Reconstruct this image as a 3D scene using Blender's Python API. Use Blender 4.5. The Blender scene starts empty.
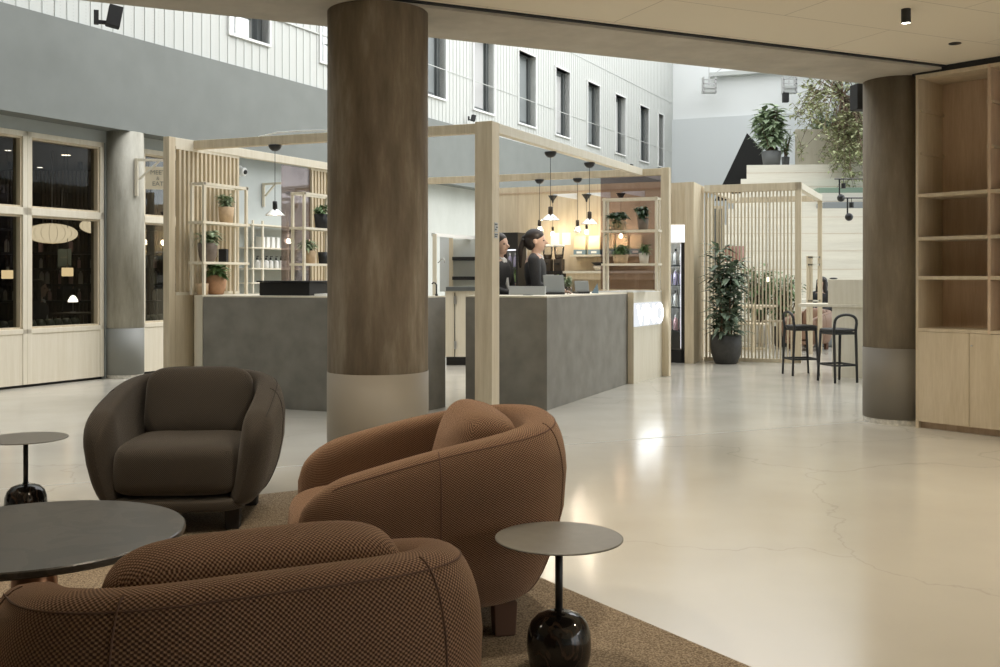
import bpy, math, random
from mathutils import Vector, Matrix
R = math.radians
random.seed(7)
sc = bpy.context.scene
col = sc.collection
F, H, YH = 1000.0, 1.2, 278.0

def fp(x, y):                       # floor point seen at a pixel (survey of the photo)
    D = H*F/(y-YH)
    return ((x-500)/F*D, D)
def pt(x, y, D):
    return Vector(((x-500)/F*D, D, H-(y-YH)/F*D))

# ------------------------------------------------------------------ materials
MATS = {}
def nmat(name):
    m = bpy.data.materials.new(name); m.use_nodes = True
    nt = m.node_tree; nt.nodes.clear()
    out = nt.nodes.new('ShaderNodeOutputMaterial')
    b = nt.nodes.new('ShaderNodeBsdfPrincipled')
    nt.links.new(b.outputs[0], out.inputs[0])
    MATS[name] = m
    return m, nt, b, out
def C4(c): return (c[0], c[1], c[2], 1)
def plain(name, c, rough=.5, metal=0, spec=.5, noise=.0, nscale=8, bump=0, coat=0):
    m, nt, b, out = nmat(name)
    b.inputs['Base Color'].default_value = C4(c)
    b.inputs['Roughness'].default_value = rough
    b.inputs['Metallic'].default_value = metal
    b.inputs['Specular IOR Level'].default_value = spec
    if coat: b.inputs['Coat Weight'].default_value = coat
    if noise or bump:
        tc = nt.nodes.new('ShaderNodeTexCoord')
        n = nt.nodes.new('ShaderNodeTexNoise'); n.inputs['Scale'].default_value = nscale
        n.inputs['Detail'].default_value = 5
        nt.links.new(tc.outputs['Object'], n.inputs['Vector'])
        if noise:
            r = nt.nodes.new('ShaderNodeValToRGB')
            r.color_ramp.elements[0].position = .3; r.color_ramp.elements[1].position = .7
            r.color_ramp.elements[0].color = C4([v*(1-noise) for v in c])
            r.color_ramp.elements[1].color = C4([min(1, v*(1+noise)) for v in c])
            nt.links.new(n.outputs['Fac'], r.inputs[0]); nt.links.new(r.outputs[0], b.inputs['Base Color'])
        if bump:
            bp = nt.nodes.new('ShaderNodeBump'); bp.inputs['Strength'].default_value = bump
            bp.inputs['Distance'].default_value = .01
            nt.links.new(n.outputs['Fac'], bp.inputs['Height']); nt.links.new(bp.outputs[0], b.inputs['Normal'])
    return m
def grain(name, c1, c2, sc3=(9, 9, .7), rough=.55, rot=0, c3=None, detail=6, spec=.35):
    """wood: noise stretched along the grain, with fine streaks"""
    m, nt, b, out = nmat(name)
    tc = nt.nodes.new('ShaderNodeTexCoord'); mp = nt.nodes.new('ShaderNodeMapping')
    mp.inputs['Scale'].default_value = sc3; mp.inputs['Rotation'].default_value = (0, 0, rot)
    nt.links.new(tc.outputs['Object'], mp.inputs[0])
    n = nt.nodes.new('ShaderNodeTexNoise'); n.inputs['Scale'].default_value = 1.6
    n.inputs['Detail'].default_value = detail; n.inputs['Distortion'].default_value = .6
    nt.links.new(mp.outputs[0], n.inputs['Vector'])
    w = nt.nodes.new('ShaderNodeTexNoise'); w.inputs['Scale'].default_value = 9
    w.inputs['Detail'].default_value = 3
    nt.links.new(mp.outputs[0], w.inputs['Vector'])
    mx = nt.nodes.new('ShaderNodeMath'); mx.operation = 'ADD'
    nt.links.new(n.outputs['Fac'], mx.inputs[0])
    ml = nt.nodes.new('ShaderNodeMath'); ml.operation = 'MULTIPLY_ADD'; ml.inputs[1].default_value = .5; ml.inputs[2].default_value = -.25
    nt.links.new(w.outputs['Fac'], ml.inputs[0]); nt.links.new(ml.outputs[0], mx.inputs[1])
    r = nt.nodes.new('ShaderNodeValToRGB')
    r.color_ramp.elements[0].position = .33; r.color_ramp.elements[1].position = .68
    r.color_ramp.elements[0].color = C4(c1); r.color_ramp.elements[1].color = C4(c2)
    if c3:
        e = r.color_ramp.elements.new(.5); e.color = C4(c3)
    nt.links.new(mx.outputs[0], r.inputs[0]); nt.links.new(r.outputs[0], b.inputs['Base Color'])
    b.inputs['Roughness'].default_value = rough; b.inputs['Specular IOR Level'].default_value = spec
    bp = nt.nodes.new('ShaderNodeBump'); bp.inputs['Strength'].default_value = .08; bp.inputs['Distance'].default_value = .005
    nt.links.new(mx.outputs[0], bp.inputs['Height']); nt.links.new(bp.outputs[0], b.inputs['Normal'])
    return m
def knit(name, dark, light, k=480, bump=.6, rough=.95, lo=.35, hi=.75, fine=False):
    m, nt, b, out = nmat(name)
    def N(t, **kw):
        n = nt.nodes.new(t)
        for a, v in kw.items(): setattr(n, a, v)
        return n
    L = nt.links.new
    uv = N('ShaderNodeUVMap'); sp = N('ShaderNodeSeparateXYZ'); L(uv.outputs[0], sp.inputs[0])
    ns = N('ShaderNodeTexNoise'); ns.inputs['Scale'].default_value = 38; ns.inputs['Detail'].default_value = 2
    L(uv.outputs[0], ns.inputs['Vector'])
    def lin(op):
        c = N('ShaderNodeMath', operation='MULTIPLY'); c.inputs[1].default_value = k; L(sp.outputs[0 if op == 'ADD' else 1], c.inputs[0])
        d = N('ShaderNodeMath', operation='MULTIPLY_ADD'); d.inputs[1].default_value = 2.5; L(ns.outputs['Fac'], d.inputs[0]); L(c.outputs[0], d.inputs[2])
        s = N('ShaderNodeMath', operation='SINE'); L(d.outputs[0], s.inputs[0]); return s
    a, c = lin('ADD'), lin('SUBTRACT')
    p = N('ShaderNodeMath', operation='MULTIPLY'); L(a.outputs[0], p.inputs[0]); L(c.outputs[0], p.inputs[1])
    q = N('ShaderNodeMath', operation='MULTIPLY_ADD'); q.inputs[1].default_value = .5; q.inputs[2].default_value = .5; L(p.outputs[0], q.inputs[0])
    n2 = N('ShaderNodeTexNoise'); n2.inputs['Scale'].default_value = 300; L(uv.outputs[0], n2.inputs['Vector'])
    q2 = N('ShaderNodeMath', operation='MULTIPLY_ADD'); q2.inputs[1].default_value = .35; L(n2.outputs['Fac'], q2.inputs[0])
    q3 = N('ShaderNodeMath', operation='MULTIPLY_ADD'); q3.inputs[1].default_value = .8; q3.inputs[2].default_value = -.08; L(q.outputs[0], q3.inputs[0]); L(q3.outputs[0], q2.inputs[2])
    r = N('ShaderNodeValToRGB'); r.color_ramp.elements[0].position = lo; r.color_ramp.elements[1].position = hi
    r.color_ramp.elements[0].color = C4(dark); r.color_ramp.elements[1].color = C4(light)
    L(q2.outputs[0], r.inputs[0]); L(r.outputs[0], b.inputs['Base Color'])
    bp = N('ShaderNodeBump'); bp.inputs['Strength'].default_value = bump; bp.inputs['Distance'].default_value = .004
    L(q2.outputs[0], bp.inputs['Height']); L(bp.outputs[0], b.inputs['Normal'])
    b.inputs['Roughness'].default_value = rough
    b.inputs['Specular IOR Level'].default_value = .15
    b.inputs['Sheen Weight'].default_value = .55; b.inputs['Sheen Roughness'].default_value = .4
    b.inputs['Sheen Tint'].default_value = C4([min(1, v*1.6+.15) for v in light])
    return m
def emit(name, c, s):
    m = bpy.data.materials.new(name); m.use_nodes = True; nt = m.node_tree; nt.nodes.clear()
    out = nt.nodes.new('ShaderNodeOutputMaterial'); e = nt.nodes.new('ShaderNodeEmission')
    e.inputs[0].default_value = C4(c); e.inputs[1].default_value = s
    nt.links.new(e.outputs[0], out.inputs[0]); MATS[name] = m; return m
def pane(name, tint, refl=.12, rough=.02):
    m = bpy.data.materials.new(name); m.use_nodes = True; nt = m.node_tree; nt.nodes.clear()
    out = nt.nodes.new('ShaderNodeOutputMaterial'); t = nt.nodes.new('ShaderNodeBsdfTransparent')
    g = nt.nodes.new('ShaderNodeBsdfGlossy'); g.inputs['Roughness'].default_value = rough
    t.inputs[0].default_value = C4(tint); g.inputs[0].default_value = (1, 1, 1, 1)
    mx = nt.nodes.new('ShaderNodeMixShader')
    fr = nt.nodes.new('ShaderNodeFresnel'); fr.inputs[0].default_value = 1.45
    mm = nt.nodes.new('ShaderNodeMath'); mm.operation = 'MULTIPLY'; mm.inputs[1].default_value = refl*8
    mm.use_clamp = True
    nt.links.new(fr.outputs[0], mm.inputs[0]); nt.links.new(mm.outputs[0], mx.inputs[0])
    nt.links.new(t.outputs[0], mx.inputs[1]); nt.links.new(g.outputs[0], mx.inputs[2]); nt.links.new(mx.outputs[0], out.inputs[0])
    MATS[name] = m; return m

M = MATS
grain('ash', (.58, .49, .345), (.69, .60, .455), (14, 14, .8))
grain('ash_light', (.69, .635, .515), (.75, .70, .59), (14, 14, .7))
grain('ash_h', (.60, .53, .40), (.72, .65, .51), (1.2, 1.2, 22))
grain('birch_wall', (.62, .52, .37), (.72, .62, .47), (7, 7, .5))
grain('white_wood', (.74, .71, .62), (.80, .77, .68), (1.0, 1.0, 16))
grain('oak_shelf', (.52, .38, .265), (.61, .47, .345), (12, 12, 1.0), rough=.6)
grain('oak_door', (.54, .45, .32), (.62, .53, .40), (11, 11, 1.1), rough=.6)
grain('dark_frame_wood', (.055, .04, .03), (.09, .07, .05), (9, 9, .7))
plain('black', (.012, .012, .013), .35)
plain('black_matte', (.016, .016, .017), .7)
plain('stool_black', (.022, .022, .022), .5)
plain('steel', (.55, .55, .55), .3, metal=1)
plain('white_paint', (.80, .81, .80), .6)
plain('facade_white', (.55, .57, .55), .55)
plain('backwall_light', (.80, .82, .82), .6)
plain('backwall_panel', (.66, .69, .70), .6)
plain('window_frame_dark', (.10, .11, .11), .5)
plain('window_reflection', (.24, .26, .265), .25, spec=.6)  # opaque grey stands in for glancing reflections in the far panes
plain('plaster_grey', (.20, .215, .205), .75, noise=.05, nscale=3, bump=.08)
plain('wall_blue_grey', (.44, .475, .47), .75, noise=.05, nscale=3)
plain('counter_stone', (.225, .212, .185), .6, noise=.16, nscale=5, bump=.05)
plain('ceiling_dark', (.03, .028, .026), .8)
plain('clay', (.42, .24, .14), .8, noise=.12, nscale=25)
plain('clay_light', (.52, .38, .24), .8, noise=.12, nscale=25)
plain('pot_dark', (.045, .043, .04), .6, noise=.2, nscale=20)
plain('pot_grey', (.13, .135, .135), .55)
plain('pot_taupe', (.17, .135, .11), .7, noise=.2, nscale=20)
plain('pot_white', (.62, .58, .52), .7)
plain('soil', (.05, .035, .025), .95, noise=.4, nscale=40)
plain('leaf', (.12, .20, .075), .45, noise=.35, nscale=14)
plain('leaf_dark', (.045, .085, .04), .35, noise=.4, nscale=14)
plain('leaf_pale', (.30, .38, .24), .55, noise=.35, nscale=14)
plain('leaf_olive', (.35, .375, .20), .6, noise=.4, nscale=9)
plain('leaf_grey', (.17, .22, .16), .22, noise=.5, nscale=10)
plain('bark', (.16, .11, .07), .85, noise=.3, nscale=20)
plain('paper_white', (.82, .82, .80), .6)
plain('label_black', (.03, .03, .03), .6)
plain('bottle_white', (.70, .70, .68), .3)
plain('bottle_dark', (.05, .04, .035), .15)
plain('bottle_lilac', (.55, .50, .68), .3)
plain('bottle_green', (.25, .36, .16), .25)
plain('bottle_pink', (.62, .40, .42), .3)
plain('coffee_bag', (.72, .60, .38), .55)
plain('bag_blue', (.16, .24, .30), .6)
plain('skin', (.56, .38, .30), .55)
plain('hair', (.016, .010, .008), .5, noise=.3, nscale=60)
plain('suit', (.020, .020, .022), .75, noise=.2, nscale=60)
plain('shirt', (.62, .62, .62), .7)
plain('device_grey', (.30, .32, .32), .35)
plain('device_silver', (.46, .48, .49), .3)
plain('screen_dark', (.03, .035, .04), .12)
plain('leather_green', (.07, .085, .055), .35)
plain('leather_tan', (.25, .15, .10), .5)
plain('sign_teal', (.16, .22, .22), .6)
plain('sign_text', (.42, .42, .38), .6)
plain('sign_board', (.74, .66, .50), .6)
plain('sign_grey_text', (.27, .26, .22), .6)
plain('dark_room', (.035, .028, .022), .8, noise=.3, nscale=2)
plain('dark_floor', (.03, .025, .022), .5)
plain('rusty_lamp', (.30, .14, .11), .5)
plain('sage', (.26, .36, .28), .8)
plain('cushion_grey', (.27, .29, .30), .85)
plain('tinted_grey', (.5, .5, .5), .4)
plain('copper', (.34, .17, .09), .32, metal=.9)
plain('table_taupe', (.155, .145, .125), .42, noise=.06, nscale=30)
plain('seam_brown', (.13, .07, .045), .9)
plain('seam_dark', (.022, .018, .015), .9)
plain('glass_acrylic', (.62, .60, .55), .12, spec=.8, noise=.25, nscale=30)
knit('knit_rust', (.070, .035, .022), (.36, .222, .138), 740)
knit('knit_brown', (.020, .0165, .0135), (.095, .080, .065), 700, bump=.3, lo=.2, hi=.9)
emit('bulb', (1, .83, .58), 30)
emit('lamp_glow', (1, .93, .80), 2.5)
emit('small_glow', (1, .88, .66), 5)
emit('paper_lamp', (1, .84, .58), .75)
emit('lantern_glow', (1, .76, .42), .85)
emit('light_box', (.93, .97, 1), .52)
emit('letter_glow', (.95, .98, 1), 5.0)
emit('cool_strip', (.95, .96, 1), .9)
emit('downlight', (1, .93, .8), 9)
pane('clear_glass', (.82, .84, .84), .10)
pane('dark_glass', (.66, .66, .64), .02)
pane('brown_glass', (.66, .60, .60), .07)
pane('shade_glass', (.95, .93, .88), .25, .15)
pane('jar_glass', (.88, .88, .88), .2)

def concrete(name, a, b_, c, streak=3.0):
    m, nt, b, out = nmat(name)
    tc = nt.nodes.new('ShaderNodeTexCoord'); mp = nt.nodes.new('ShaderNodeMapping')
    mp.inputs['Scale'].default_value = (streak, streak, .55)
    nt.links.new(tc.outputs['Object'], mp.inputs[0])
    n = nt.nodes.new('ShaderNodeTexNoise'); n.inputs['Scale'].default_value = 2.2; n.inputs['Detail'].default_value = 8; n.inputs['Roughness'].default_value = .65
    nt.links.new(mp.outputs[0], n.inputs['Vector'])
    r = nt.nodes.new('ShaderNodeValToRGB'); r.color_ramp.elements[0].position = .32; r.color_ramp.elements[1].position = .72
    r.color_ramp.elements[0].color = C4(a); r.color_ramp.elements[1].color = C4(b_)
    e = r.color_ramp.elements.new(.52); e.color = C4(c)
    nt.links.new(n.outputs['Fac'], r.inputs[0]); nt.links.new(r.outputs[0], b.inputs['Base Color'])
    n2 = nt.nodes.new('ShaderNodeTexNoise'); n2.inputs['Scale'].default_value = 30; n2.inputs['Detail'].default_value = 6
    nt.links.new(tc.outputs['Object'], n2.inputs['Vector'])
    bp = nt.nodes.new('ShaderNodeBump'); bp.inputs['Strength'].default_value = .12; bp.inputs['Distance'].default_value = .01
    nt.links.new(n2.outputs['Fac'], bp.inputs['Height']); nt.links.new(bp.outputs[0], b.inputs['Normal'])
    b.inputs['Roughness'].default_value = .7; b.inputs['Specular IOR Level'].default_value = .3
concrete('concrete_brown', (.165, .13, .095), (.43, .375, .30), (.26, .212, .158))
concrete('concrete_olive', (.16, .125, .085), (.31, .26, .19), (.22, .18, .13))
concrete('concrete_grey', (.27, .26, .215), (.52, .51, .45), (.40, .385, .33))
concrete('beam_concrete', (.40, .365, .31), (.54, .50, .43), (.47, .43, .36), 1.2)
concrete('concrete_wall', (.52, .54, .51), (.60, .62, .59), (.56, .58, .55), 1.0)
plain('column_paint', (.28, .25, .205), .55)
plain('column_paint_shaded', (.19, .17, .14), .55)  # same column paint, darkened to carry the shade on the right column
plain('column_paint_grey', (.23, .235, .22), .55)

def floor_mat():
    m, nt, b, out = nmat('polished_concrete')
    tc = nt.nodes.new('ShaderNodeTexCoord')
    n = nt.nodes.new('ShaderNodeTexNoise'); n.inputs['Scale'].default_value = .55; n.inputs['Detail'].default_value = 7
    nt.links.new(tc.outputs['Object'], n.inputs['Vector'])
    r = nt.nodes.new('ShaderNodeValToRGB'); r.color_ramp.elements[0].position = .3; r.color_ramp.elements[1].position = .7
    r.color_ramp.elements[0].color = C4((.50, .47, .405)); r.color_ramp.elements[1].color = C4((.60, .57, .50))
    nt.links.new(n.outputs['Fac'], r.inputs[0])
    # hairline cracks
    v = nt.nodes.new('ShaderNodeTexVoronoi'); v.feature = 'DISTANCE_TO_EDGE'; v.inputs['Scale'].default_value = .35
    n3 = nt.nodes.new('ShaderNodeTexNoise'); n3.inputs['Scale'].default_value = 1.3; n3.inputs['Detail'].default_value = 6
    ad = nt.nodes.new('ShaderNodeVectorMath'); ad.operation = 'MULTIPLY_ADD'; ad.inputs[1].default_value = (1.2, 1.2, 0)
    nt.links.new(tc.outputs['Object'], n3.inputs['Vector']); nt.links.new(n3.outputs['Color'], ad.inputs[0]); nt.links.new(tc.outputs['Object'], ad.inputs[2])
    nt.links.new(ad.outputs[0], v.inputs['Vector'])
    cr = nt.nodes.new('ShaderNodeValToRGB'); cr.color_ramp.elements[0].position = 0; cr.color_ramp.elements[1].position = .004
    cr.color_ramp.elements[0].color = (.86, .86, .86, 1); cr.color_ramp.elements[1].color = (1, 1, 1, 1)
    nt.links.new(v.outputs[0], cr.inputs[0])
    mx = nt.nodes.new('ShaderNodeMix'); mx.data_type = 'RGBA'; mx.blend_type = 'MULTIPLY'; mx.inputs[0].default_value = 1
    nt.links.new(r.outputs[0], mx.inputs[6]); nt.links.new(cr.outputs[0], mx.inputs[7]); nt.links.new(mx.outputs[2], b.inputs['Base Color'])
    n2 = nt.nodes.new('ShaderNodeTexNoise'); n2.inputs['Scale'].default_value = 2.2; n2.inputs['Detail'].default_value = 6
    nt.links.new(tc.outputs['Object'], n2.inputs['Vector'])
    rr = nt.nodes.new('ShaderNodeMapRange'); rr.inputs[3].default_value = .11; rr.inputs[4].default_value = .22
    nt.links.new(n2.outputs['Fac'], rr.inputs[0]); nt.links.new(rr.outputs[0], b.inputs['Roughness'])
    bp = nt.nodes.new('ShaderNodeBump'); bp.inputs['Strength'].default_value = .04; bp.inputs['Distance'].default_value = .02
    nt.links.new(n2.outputs['Fac'], bp.inputs['Height']); nt.links.new(bp.outputs[0], b.inputs['Normal'])
    b.inputs['Specular IOR Level'].default_value = .55
floor_mat()
def carpet_mat():
    m, nt, b, out = nmat('carpet')
    tc = nt.nodes.new('ShaderNodeTexCoord')
    n = nt.nodes.new('ShaderNodeTexNoise'); n.inputs['Scale'].default_value = 170; n.inputs['Detail'].default_value = 3
    nt.links.new(tc.outputs['Object'], n.inputs['Vector'])
    r = nt.nodes.new('ShaderNodeValToRGB'); r.color_ramp.elements[0].position = .36; r.color_ramp.elements[1].position = .64
    r.color_ramp.elements[0].color = C4((.14, .105, .072)); r.color_ramp.elements[1].color = C4((.40, .32, .23))
    nt.links.new(n.outputs['Fac'], r.inputs[0]); nt.links.new(r.outputs[0], b.inputs['Base Color'])
    bp = nt.nodes.new('ShaderNodeBump'); bp.inputs['Strength'].default_value = .5; bp.inputs['Distance'].default_value = .006
    nt.links.new(n.outputs['Fac'], bp.inputs['Height']); nt.links.new(bp.outputs[0], b.inputs['Normal'])
    b.inputs['Roughness'].default_value = 1; b.inputs['Specular IOR Level'].default_value = .1
carpet_mat()
def marble_mat(name, base, vein, rough, scale=3, thin=.03):
    m, nt, b, out = nmat(name)
    tc = nt.nodes.new('ShaderNodeTexCoord')
    n = nt.nodes.new('ShaderNodeTexNoise'); n.inputs['Scale'].default_value = scale; n.inputs['Detail'].default_value = 8; n.inputs['Distortion'].default_value = 1.2
    nt.links.new(tc.outputs['Object'], n.inputs['Vector'])
    r = nt.nodes.new('ShaderNodeValToRGB'); r.color_ramp.interpolation = 'LINEAR'
    r.color_ramp.elements[0].position = .5-thin; r.color_ramp.elements[0].color = C4(base)
    r.color_ramp.elements[1].position = .5+thin; r.color_ramp.elements[1].color = C4([v*1.4 for v in base])
    e = r.color_ramp.elements.new(.5); e.color = C4(vein)
    nt.links.new(n.outputs['Fac'], r.inputs[0]); nt.links.new(r.outputs[0], b.inputs['Base Color'])
    b.inputs['Roughness'].default_value = rough
marble_mat('marble_top', (.036, .031, .025), (.060, .053, .044), .3, 5, .02)
marble_mat('marble_base', (.010, .008, .007), (.05, .032, .022), .08, 7, .03)
def ceiling_mat():
    m, nt, b, out = nmat('ceiling_tiles')
    tc = nt.nodes.new('ShaderNodeTexCoord'); mp = nt.nodes.new('ShaderNodeMapping')
    mp.inputs['Rotation'].default_value = (0, 0, -math.atan2(1, 2.19)); mp.inputs['Location'].default_value = (.2, .35, 0)
    nt.links.new(tc.outputs['Object'], mp.inputs[0])
    br = nt.nodes.new('ShaderNodeTexBrick'); br.offset = .5; br.inputs['Scale'].default_value = 1
    br.inputs['Brick Width'].default_value = 1.8; br.inputs['Row Height'].default_value = .6
    br.inputs['Mortar Size'].default_value = .004; br.inputs['Mortar Smooth'].default_value = .3
    br.inputs['Color1'].default_value = C4((.80, .725, .59)); br.inputs['Color2'].default_value = C4((.815, .74, .602)); br.inputs['Mortar'].default_value = C4((.54, .48, .38))
    nt.links.new(mp.outputs[0], br.inputs['Vector']); nt.links.new(br.outputs[0], b.inputs['Base Color'])
    b.inputs['Roughness'].default_value = .9
ceiling_mat()
def perf_mat():
    m, nt, b, out = nmat('perforated_white')
    tc = nt.nodes.new('ShaderNodeTexCoord'); v = nt.nodes.new('ShaderNodeTexVoronoi')
    v.inputs['Scale'].default_value = 26; v.inputs['Randomness'].default_value = 0
    nt.links.new(tc.outputs['Object'], v.inputs['Vector'])
    r = nt.nodes.new('ShaderNodeValToRGB'); r.color_ramp.elements[0].position = .18; r.color_ramp.elements[1].position = .28
    r.color_ramp.elements[0].color = C4((.49, .505, .485)); r.color_ramp.elements[1].color = C4((.55, .565, .545))
    nt.links.new(v.outputs['Distance'], r.inputs[0]); nt.links.new(r.outputs[0], b.inputs['Base Color']); b.inputs['Roughness'].default_value = .6
perf_mat()

# ------------------------------------------------------------------ mesh builder
def worldmat(o):
    m = Matrix.LocRotScale(o.location, o.rotation_euler, o.scale)
    return worldmat(o.parent) @ m if o.parent else m
class MB:
    def __init__(s): s.v = []; s.f = []; s.uv = None
    def add(s, vs, fs):
        k = len(s.v); s.v += [Vector(p) for p in vs]; s.f += [tuple(i+k for i in f) for f in fs]; return s
    def hexa(s, b, t):
        return s.add(list(b)+list(t), [(3, 2, 1, 0), (4, 5, 6, 7), (0, 1, 5, 4), (1, 2, 6, 5), (2, 3, 7, 6), (3, 0, 4, 7)])
    def box(s, x0, x1, y0, y1, z0, z1, fr=None):
        P = [(x0, y0), (x1, y0), (x1, y1), (x0, y1)]
        g = (lambda a, b_, z: fr(a, b_, z)) if fr else (lambda a, b_, z: (a, b_, z))
        return s.hexa([g(a, b_, z0) for a, b_ in P], [g(a, b_, z1) for a, b_ in P])
    def prism(s, poly, z0, z1):
        n = len(poly)
        a = sum(poly[i][0]*poly[(i+1) % n][1]-poly[(i+1) % n][0]*poly[i][1] for i in range(n))
        if a < 0: poly = poly[::-1]
        vs = [(p[0], p[1], z0) for p in poly]+[(p[0], p[1], z1) for p in poly]
        fs = [tuple(range(n))[::-1], tuple(range(n, 2*n))]+[(i, (i+1) % n, n+(i+1) % n, n+i) for i in range(n)]
        return s.add(vs, fs)
    def bar(s, p0, p1, w, h=None, up=(0, 0, 1)):
        h = h or w; p0 = Vector(p0); p1 = Vector(p1); d = (p1-p0).normalized(); up = Vector(up)
        if abs(d.dot(up)) > .98: up = Vector((0, 1, 0))
        a = d.cross(up).normalized()*w/2; b_ = a.cross(d).normalized()*h/2
        q = [-a-b_, a-b_, a+b_, -a+b_]
        return s.hexa([p0+k for k in q], [p1+k for k in q])
    def tube(s, pts, r, n=10, cap=True):
        pts = [Vector(p) for p in pts]; rs = r if isinstance(r, (list, tuple)) else [r]*len(pts)
        k0 = len(s.v); ref = None; vs = []
        for i, p in enumerate(pts):
            d = (pts[min(i+1, len(pts)-1)]-pts[max(i-1, 0)]).normalized()
            if ref is None: ref = d.orthogonal().normalized()
            ref = (ref-d*ref.dot(d)).normalized(); c = d.cross(ref)
            for j in range(n):
                a = 2*math.pi*j/n; vs.append(p+(ref*math.cos(a)+c*math.sin(a))*rs[i])
        fs = []
        for i in range(len(pts)-1):
            for j in range(n):
                fs.append((i*n+j, i*n+(j+1) % n, (i+1)*n+(j+1) % n, (i+1)*n+j))
        if cap:
            fs.append(tuple(range(n))[::-1]); fs.append(tuple(range((len(pts)-1)*n, len(pts)*n)))
        return s.add(vs, fs)
    def lathe(s, prof, c=(0, 0, 0), n=24, cap=True):
        vs = []; fs = []; m = len(prof)
        for r, z in prof:
            for j in range(n):
                a = 2*math.pi*j/n; vs.append((c[0]+r*math.cos(a), c[1]+r*math.sin(a), c[2]+z))
        for i in range(m-1):
            for j in range(n):
                fs.append((i*n+j, i*n+(j+1) % n, (i+1)*n+(j+1) % n, (i+1)*n+j))
        if cap:
            if prof[0][0] > 1e-4: fs.append(tuple(range(n))[::-1])
            if prof[-1][0] > 1e-4: fs.append(tuple(range((m-1)*n, m*n)))
        return s.add(vs, fs)
    def sell(s, c, a, e1=.5, e2=.5, n=40, m=22, axis='z', mat=None):
        """superellipsoid; e1 profile exponent, e2 outline exponent"""
        def pw(v, e): return math.copysign(abs(v)**e, v)
        vs = []; fs = []; uv = []
        for i in range(m+1):
            t = -math.pi/2+math.pi*i/m; ct = pw(math.cos(t), e1) if 0 < i < m else 0; st = pw(math.sin(t), e1)
            for j in range(n):
                p = 2*math.pi*j/n
                q = Vector((ct*pw(math.cos(p), e2), ct*pw(math.sin(p), e2), st))
                if axis == 'y': q = Vector((q.x, q.z, q.y))
                q = Vector((q.x*a[0], q.y*a[1], q.z*a[2]))
                if mat: q = mat @ q
                vs.append(Vector(c)+q)
        for i in range(m):
            for j in range(n):
                f = (i*n+j, i*n+(j+1) % n, (i+1)*n+(j+1) % n, (i+1)*n+j)
                fs.append(f if axis != 'y' else f[::-1])
        return s.add(vs, fs)
    def leaf(s, p, d, l, w, bend=.25, up=None):
        p = Vector(p); d = Vector(d).normalized(); up = Vector(up or (0, 0, 1))
        sd = d.cross(up)
        sd = sd.normalized() if sd.length > .05 else Vector((1, 0, 0)); nn = sd.cross(d)
        m1 = p+d*l*.45+nn*l*.06; tip = p+d*l-nn*l*bend
        return s.add([p, m1+sd*w/2-nn*w*.12, m1, m1-sd*w/2-nn*w*.12, tip], [(0, 1, 2), (0, 2, 3), (1, 4, 2), (2, 4, 3)])
    def build(s, name, mat, parent=None, smooth=False, bevel=0, uvscale=None, sub=0, remesh=0):
        me = bpy.data.meshes.new(name)
        inv = worldmat(parent).inverted() if parent else Matrix.Identity(4)
        me.from_pydata([inv @ p for p in s.v], [], s.f)
        if s.uv:
            l = me.uv_layers.new(name='UVMap')
            for poly in me.polygons:
                for li, cuv in zip(poly.loop_indices, s.uv[poly.index]): l.data[li].uv = cuv
        if isinstance(mat, str): mat = M[mat]
        me.materials.append(mat)
        if smooth: me.polygons.foreach_set('use_smooth', [True]*len(me.polygons))
        me.update()
        o = bpy.data.objects.new(name, me); col.objects.link(o)
        if parent: o.parent = parent
        if remesh:
            r = o.modifiers.new('rm', 'REMESH'); r.mode = 'VOXEL'; r.voxel_size = remesh; r.use_smooth_shade = True
            sm = o.modifiers.new('sm', 'SMOOTH'); sm.iterations = 2
        if bevel:
            b_ = o.modifiers.new('bv', 'BEVEL'); b_.width = bevel; b_.segments = 2; b_.limit_method = 'ANGLE'
        if sub:
            b_ = o.modifiers.new('ss', 'SUBSURF'); b_.levels = sub; b_.render_levels = sub
        return o
def tag(o, label=None, cat=None, group=None, kind=None):
    if label: o['label'] = label
    if cat: o['category'] = cat
    if group: o['group'] = group
    if kind: o['kind'] = kind
    return o
def thing(name, label, cat, loc=(0, 0, 0), rz=0, group=None):
    o = bpy.data.objects.new(name, None); col.objects.link(o); o.empty_display_size = .1
    o.location = loc; o.rotation_euler = (0, 0, rz); return tag(o, label, cat, group)
def copy_tree(o, parent=None):
    c = o.copy(); col.objects.link(c); c.parent = parent
    for ch in list(o.children): copy_tree(ch, c)
    return c
def dup(o, loc, rz=None, label=None, group=None):
    c = copy_tree(o); c.location = loc
    if rz is not None: c.rotation_euler = (0, 0, rz)
    return tag(c, label, None, group)
def struct(name, mb, mat, **k):
    o = mb.build(name, mat, **k); o['kind'] = 'structure'; return o
def light(kind, name, loc, energy, color=(1, 1, 1), size=.1, rot=None, parent=None, spot=None, sizey=None):
    d = bpy.data.lights.new(name, kind); d.energy = energy; d.color = color
    if kind in ('POINT', 'SPOT'): d.shadow_soft_size = size
    if kind == 'AREA':
        d.size = size
        if sizey: d.shape = 'RECTANGLE'; d.size_y = sizey
    if spot: d.spot_size = spot; d.spot_blend = .6
    o = bpy.data.objects.new(name, d); col.objects.link(o); o.location = loc
    if rot: o.rotation_euler = rot
    if parent:
        o.parent = parent; o.location = worldmat(parent).inverted() @ Vector(loc)
    return o
def frame(o, d):
    d = Vector((d[0], d[1])).normalized(); n = Vector((d.y, -d.x))
    def g(u, v, z): return Vector((o[0]+d.x*u+n.x*v, o[1]+d.y*u+n.y*v, z))
    return g

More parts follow.
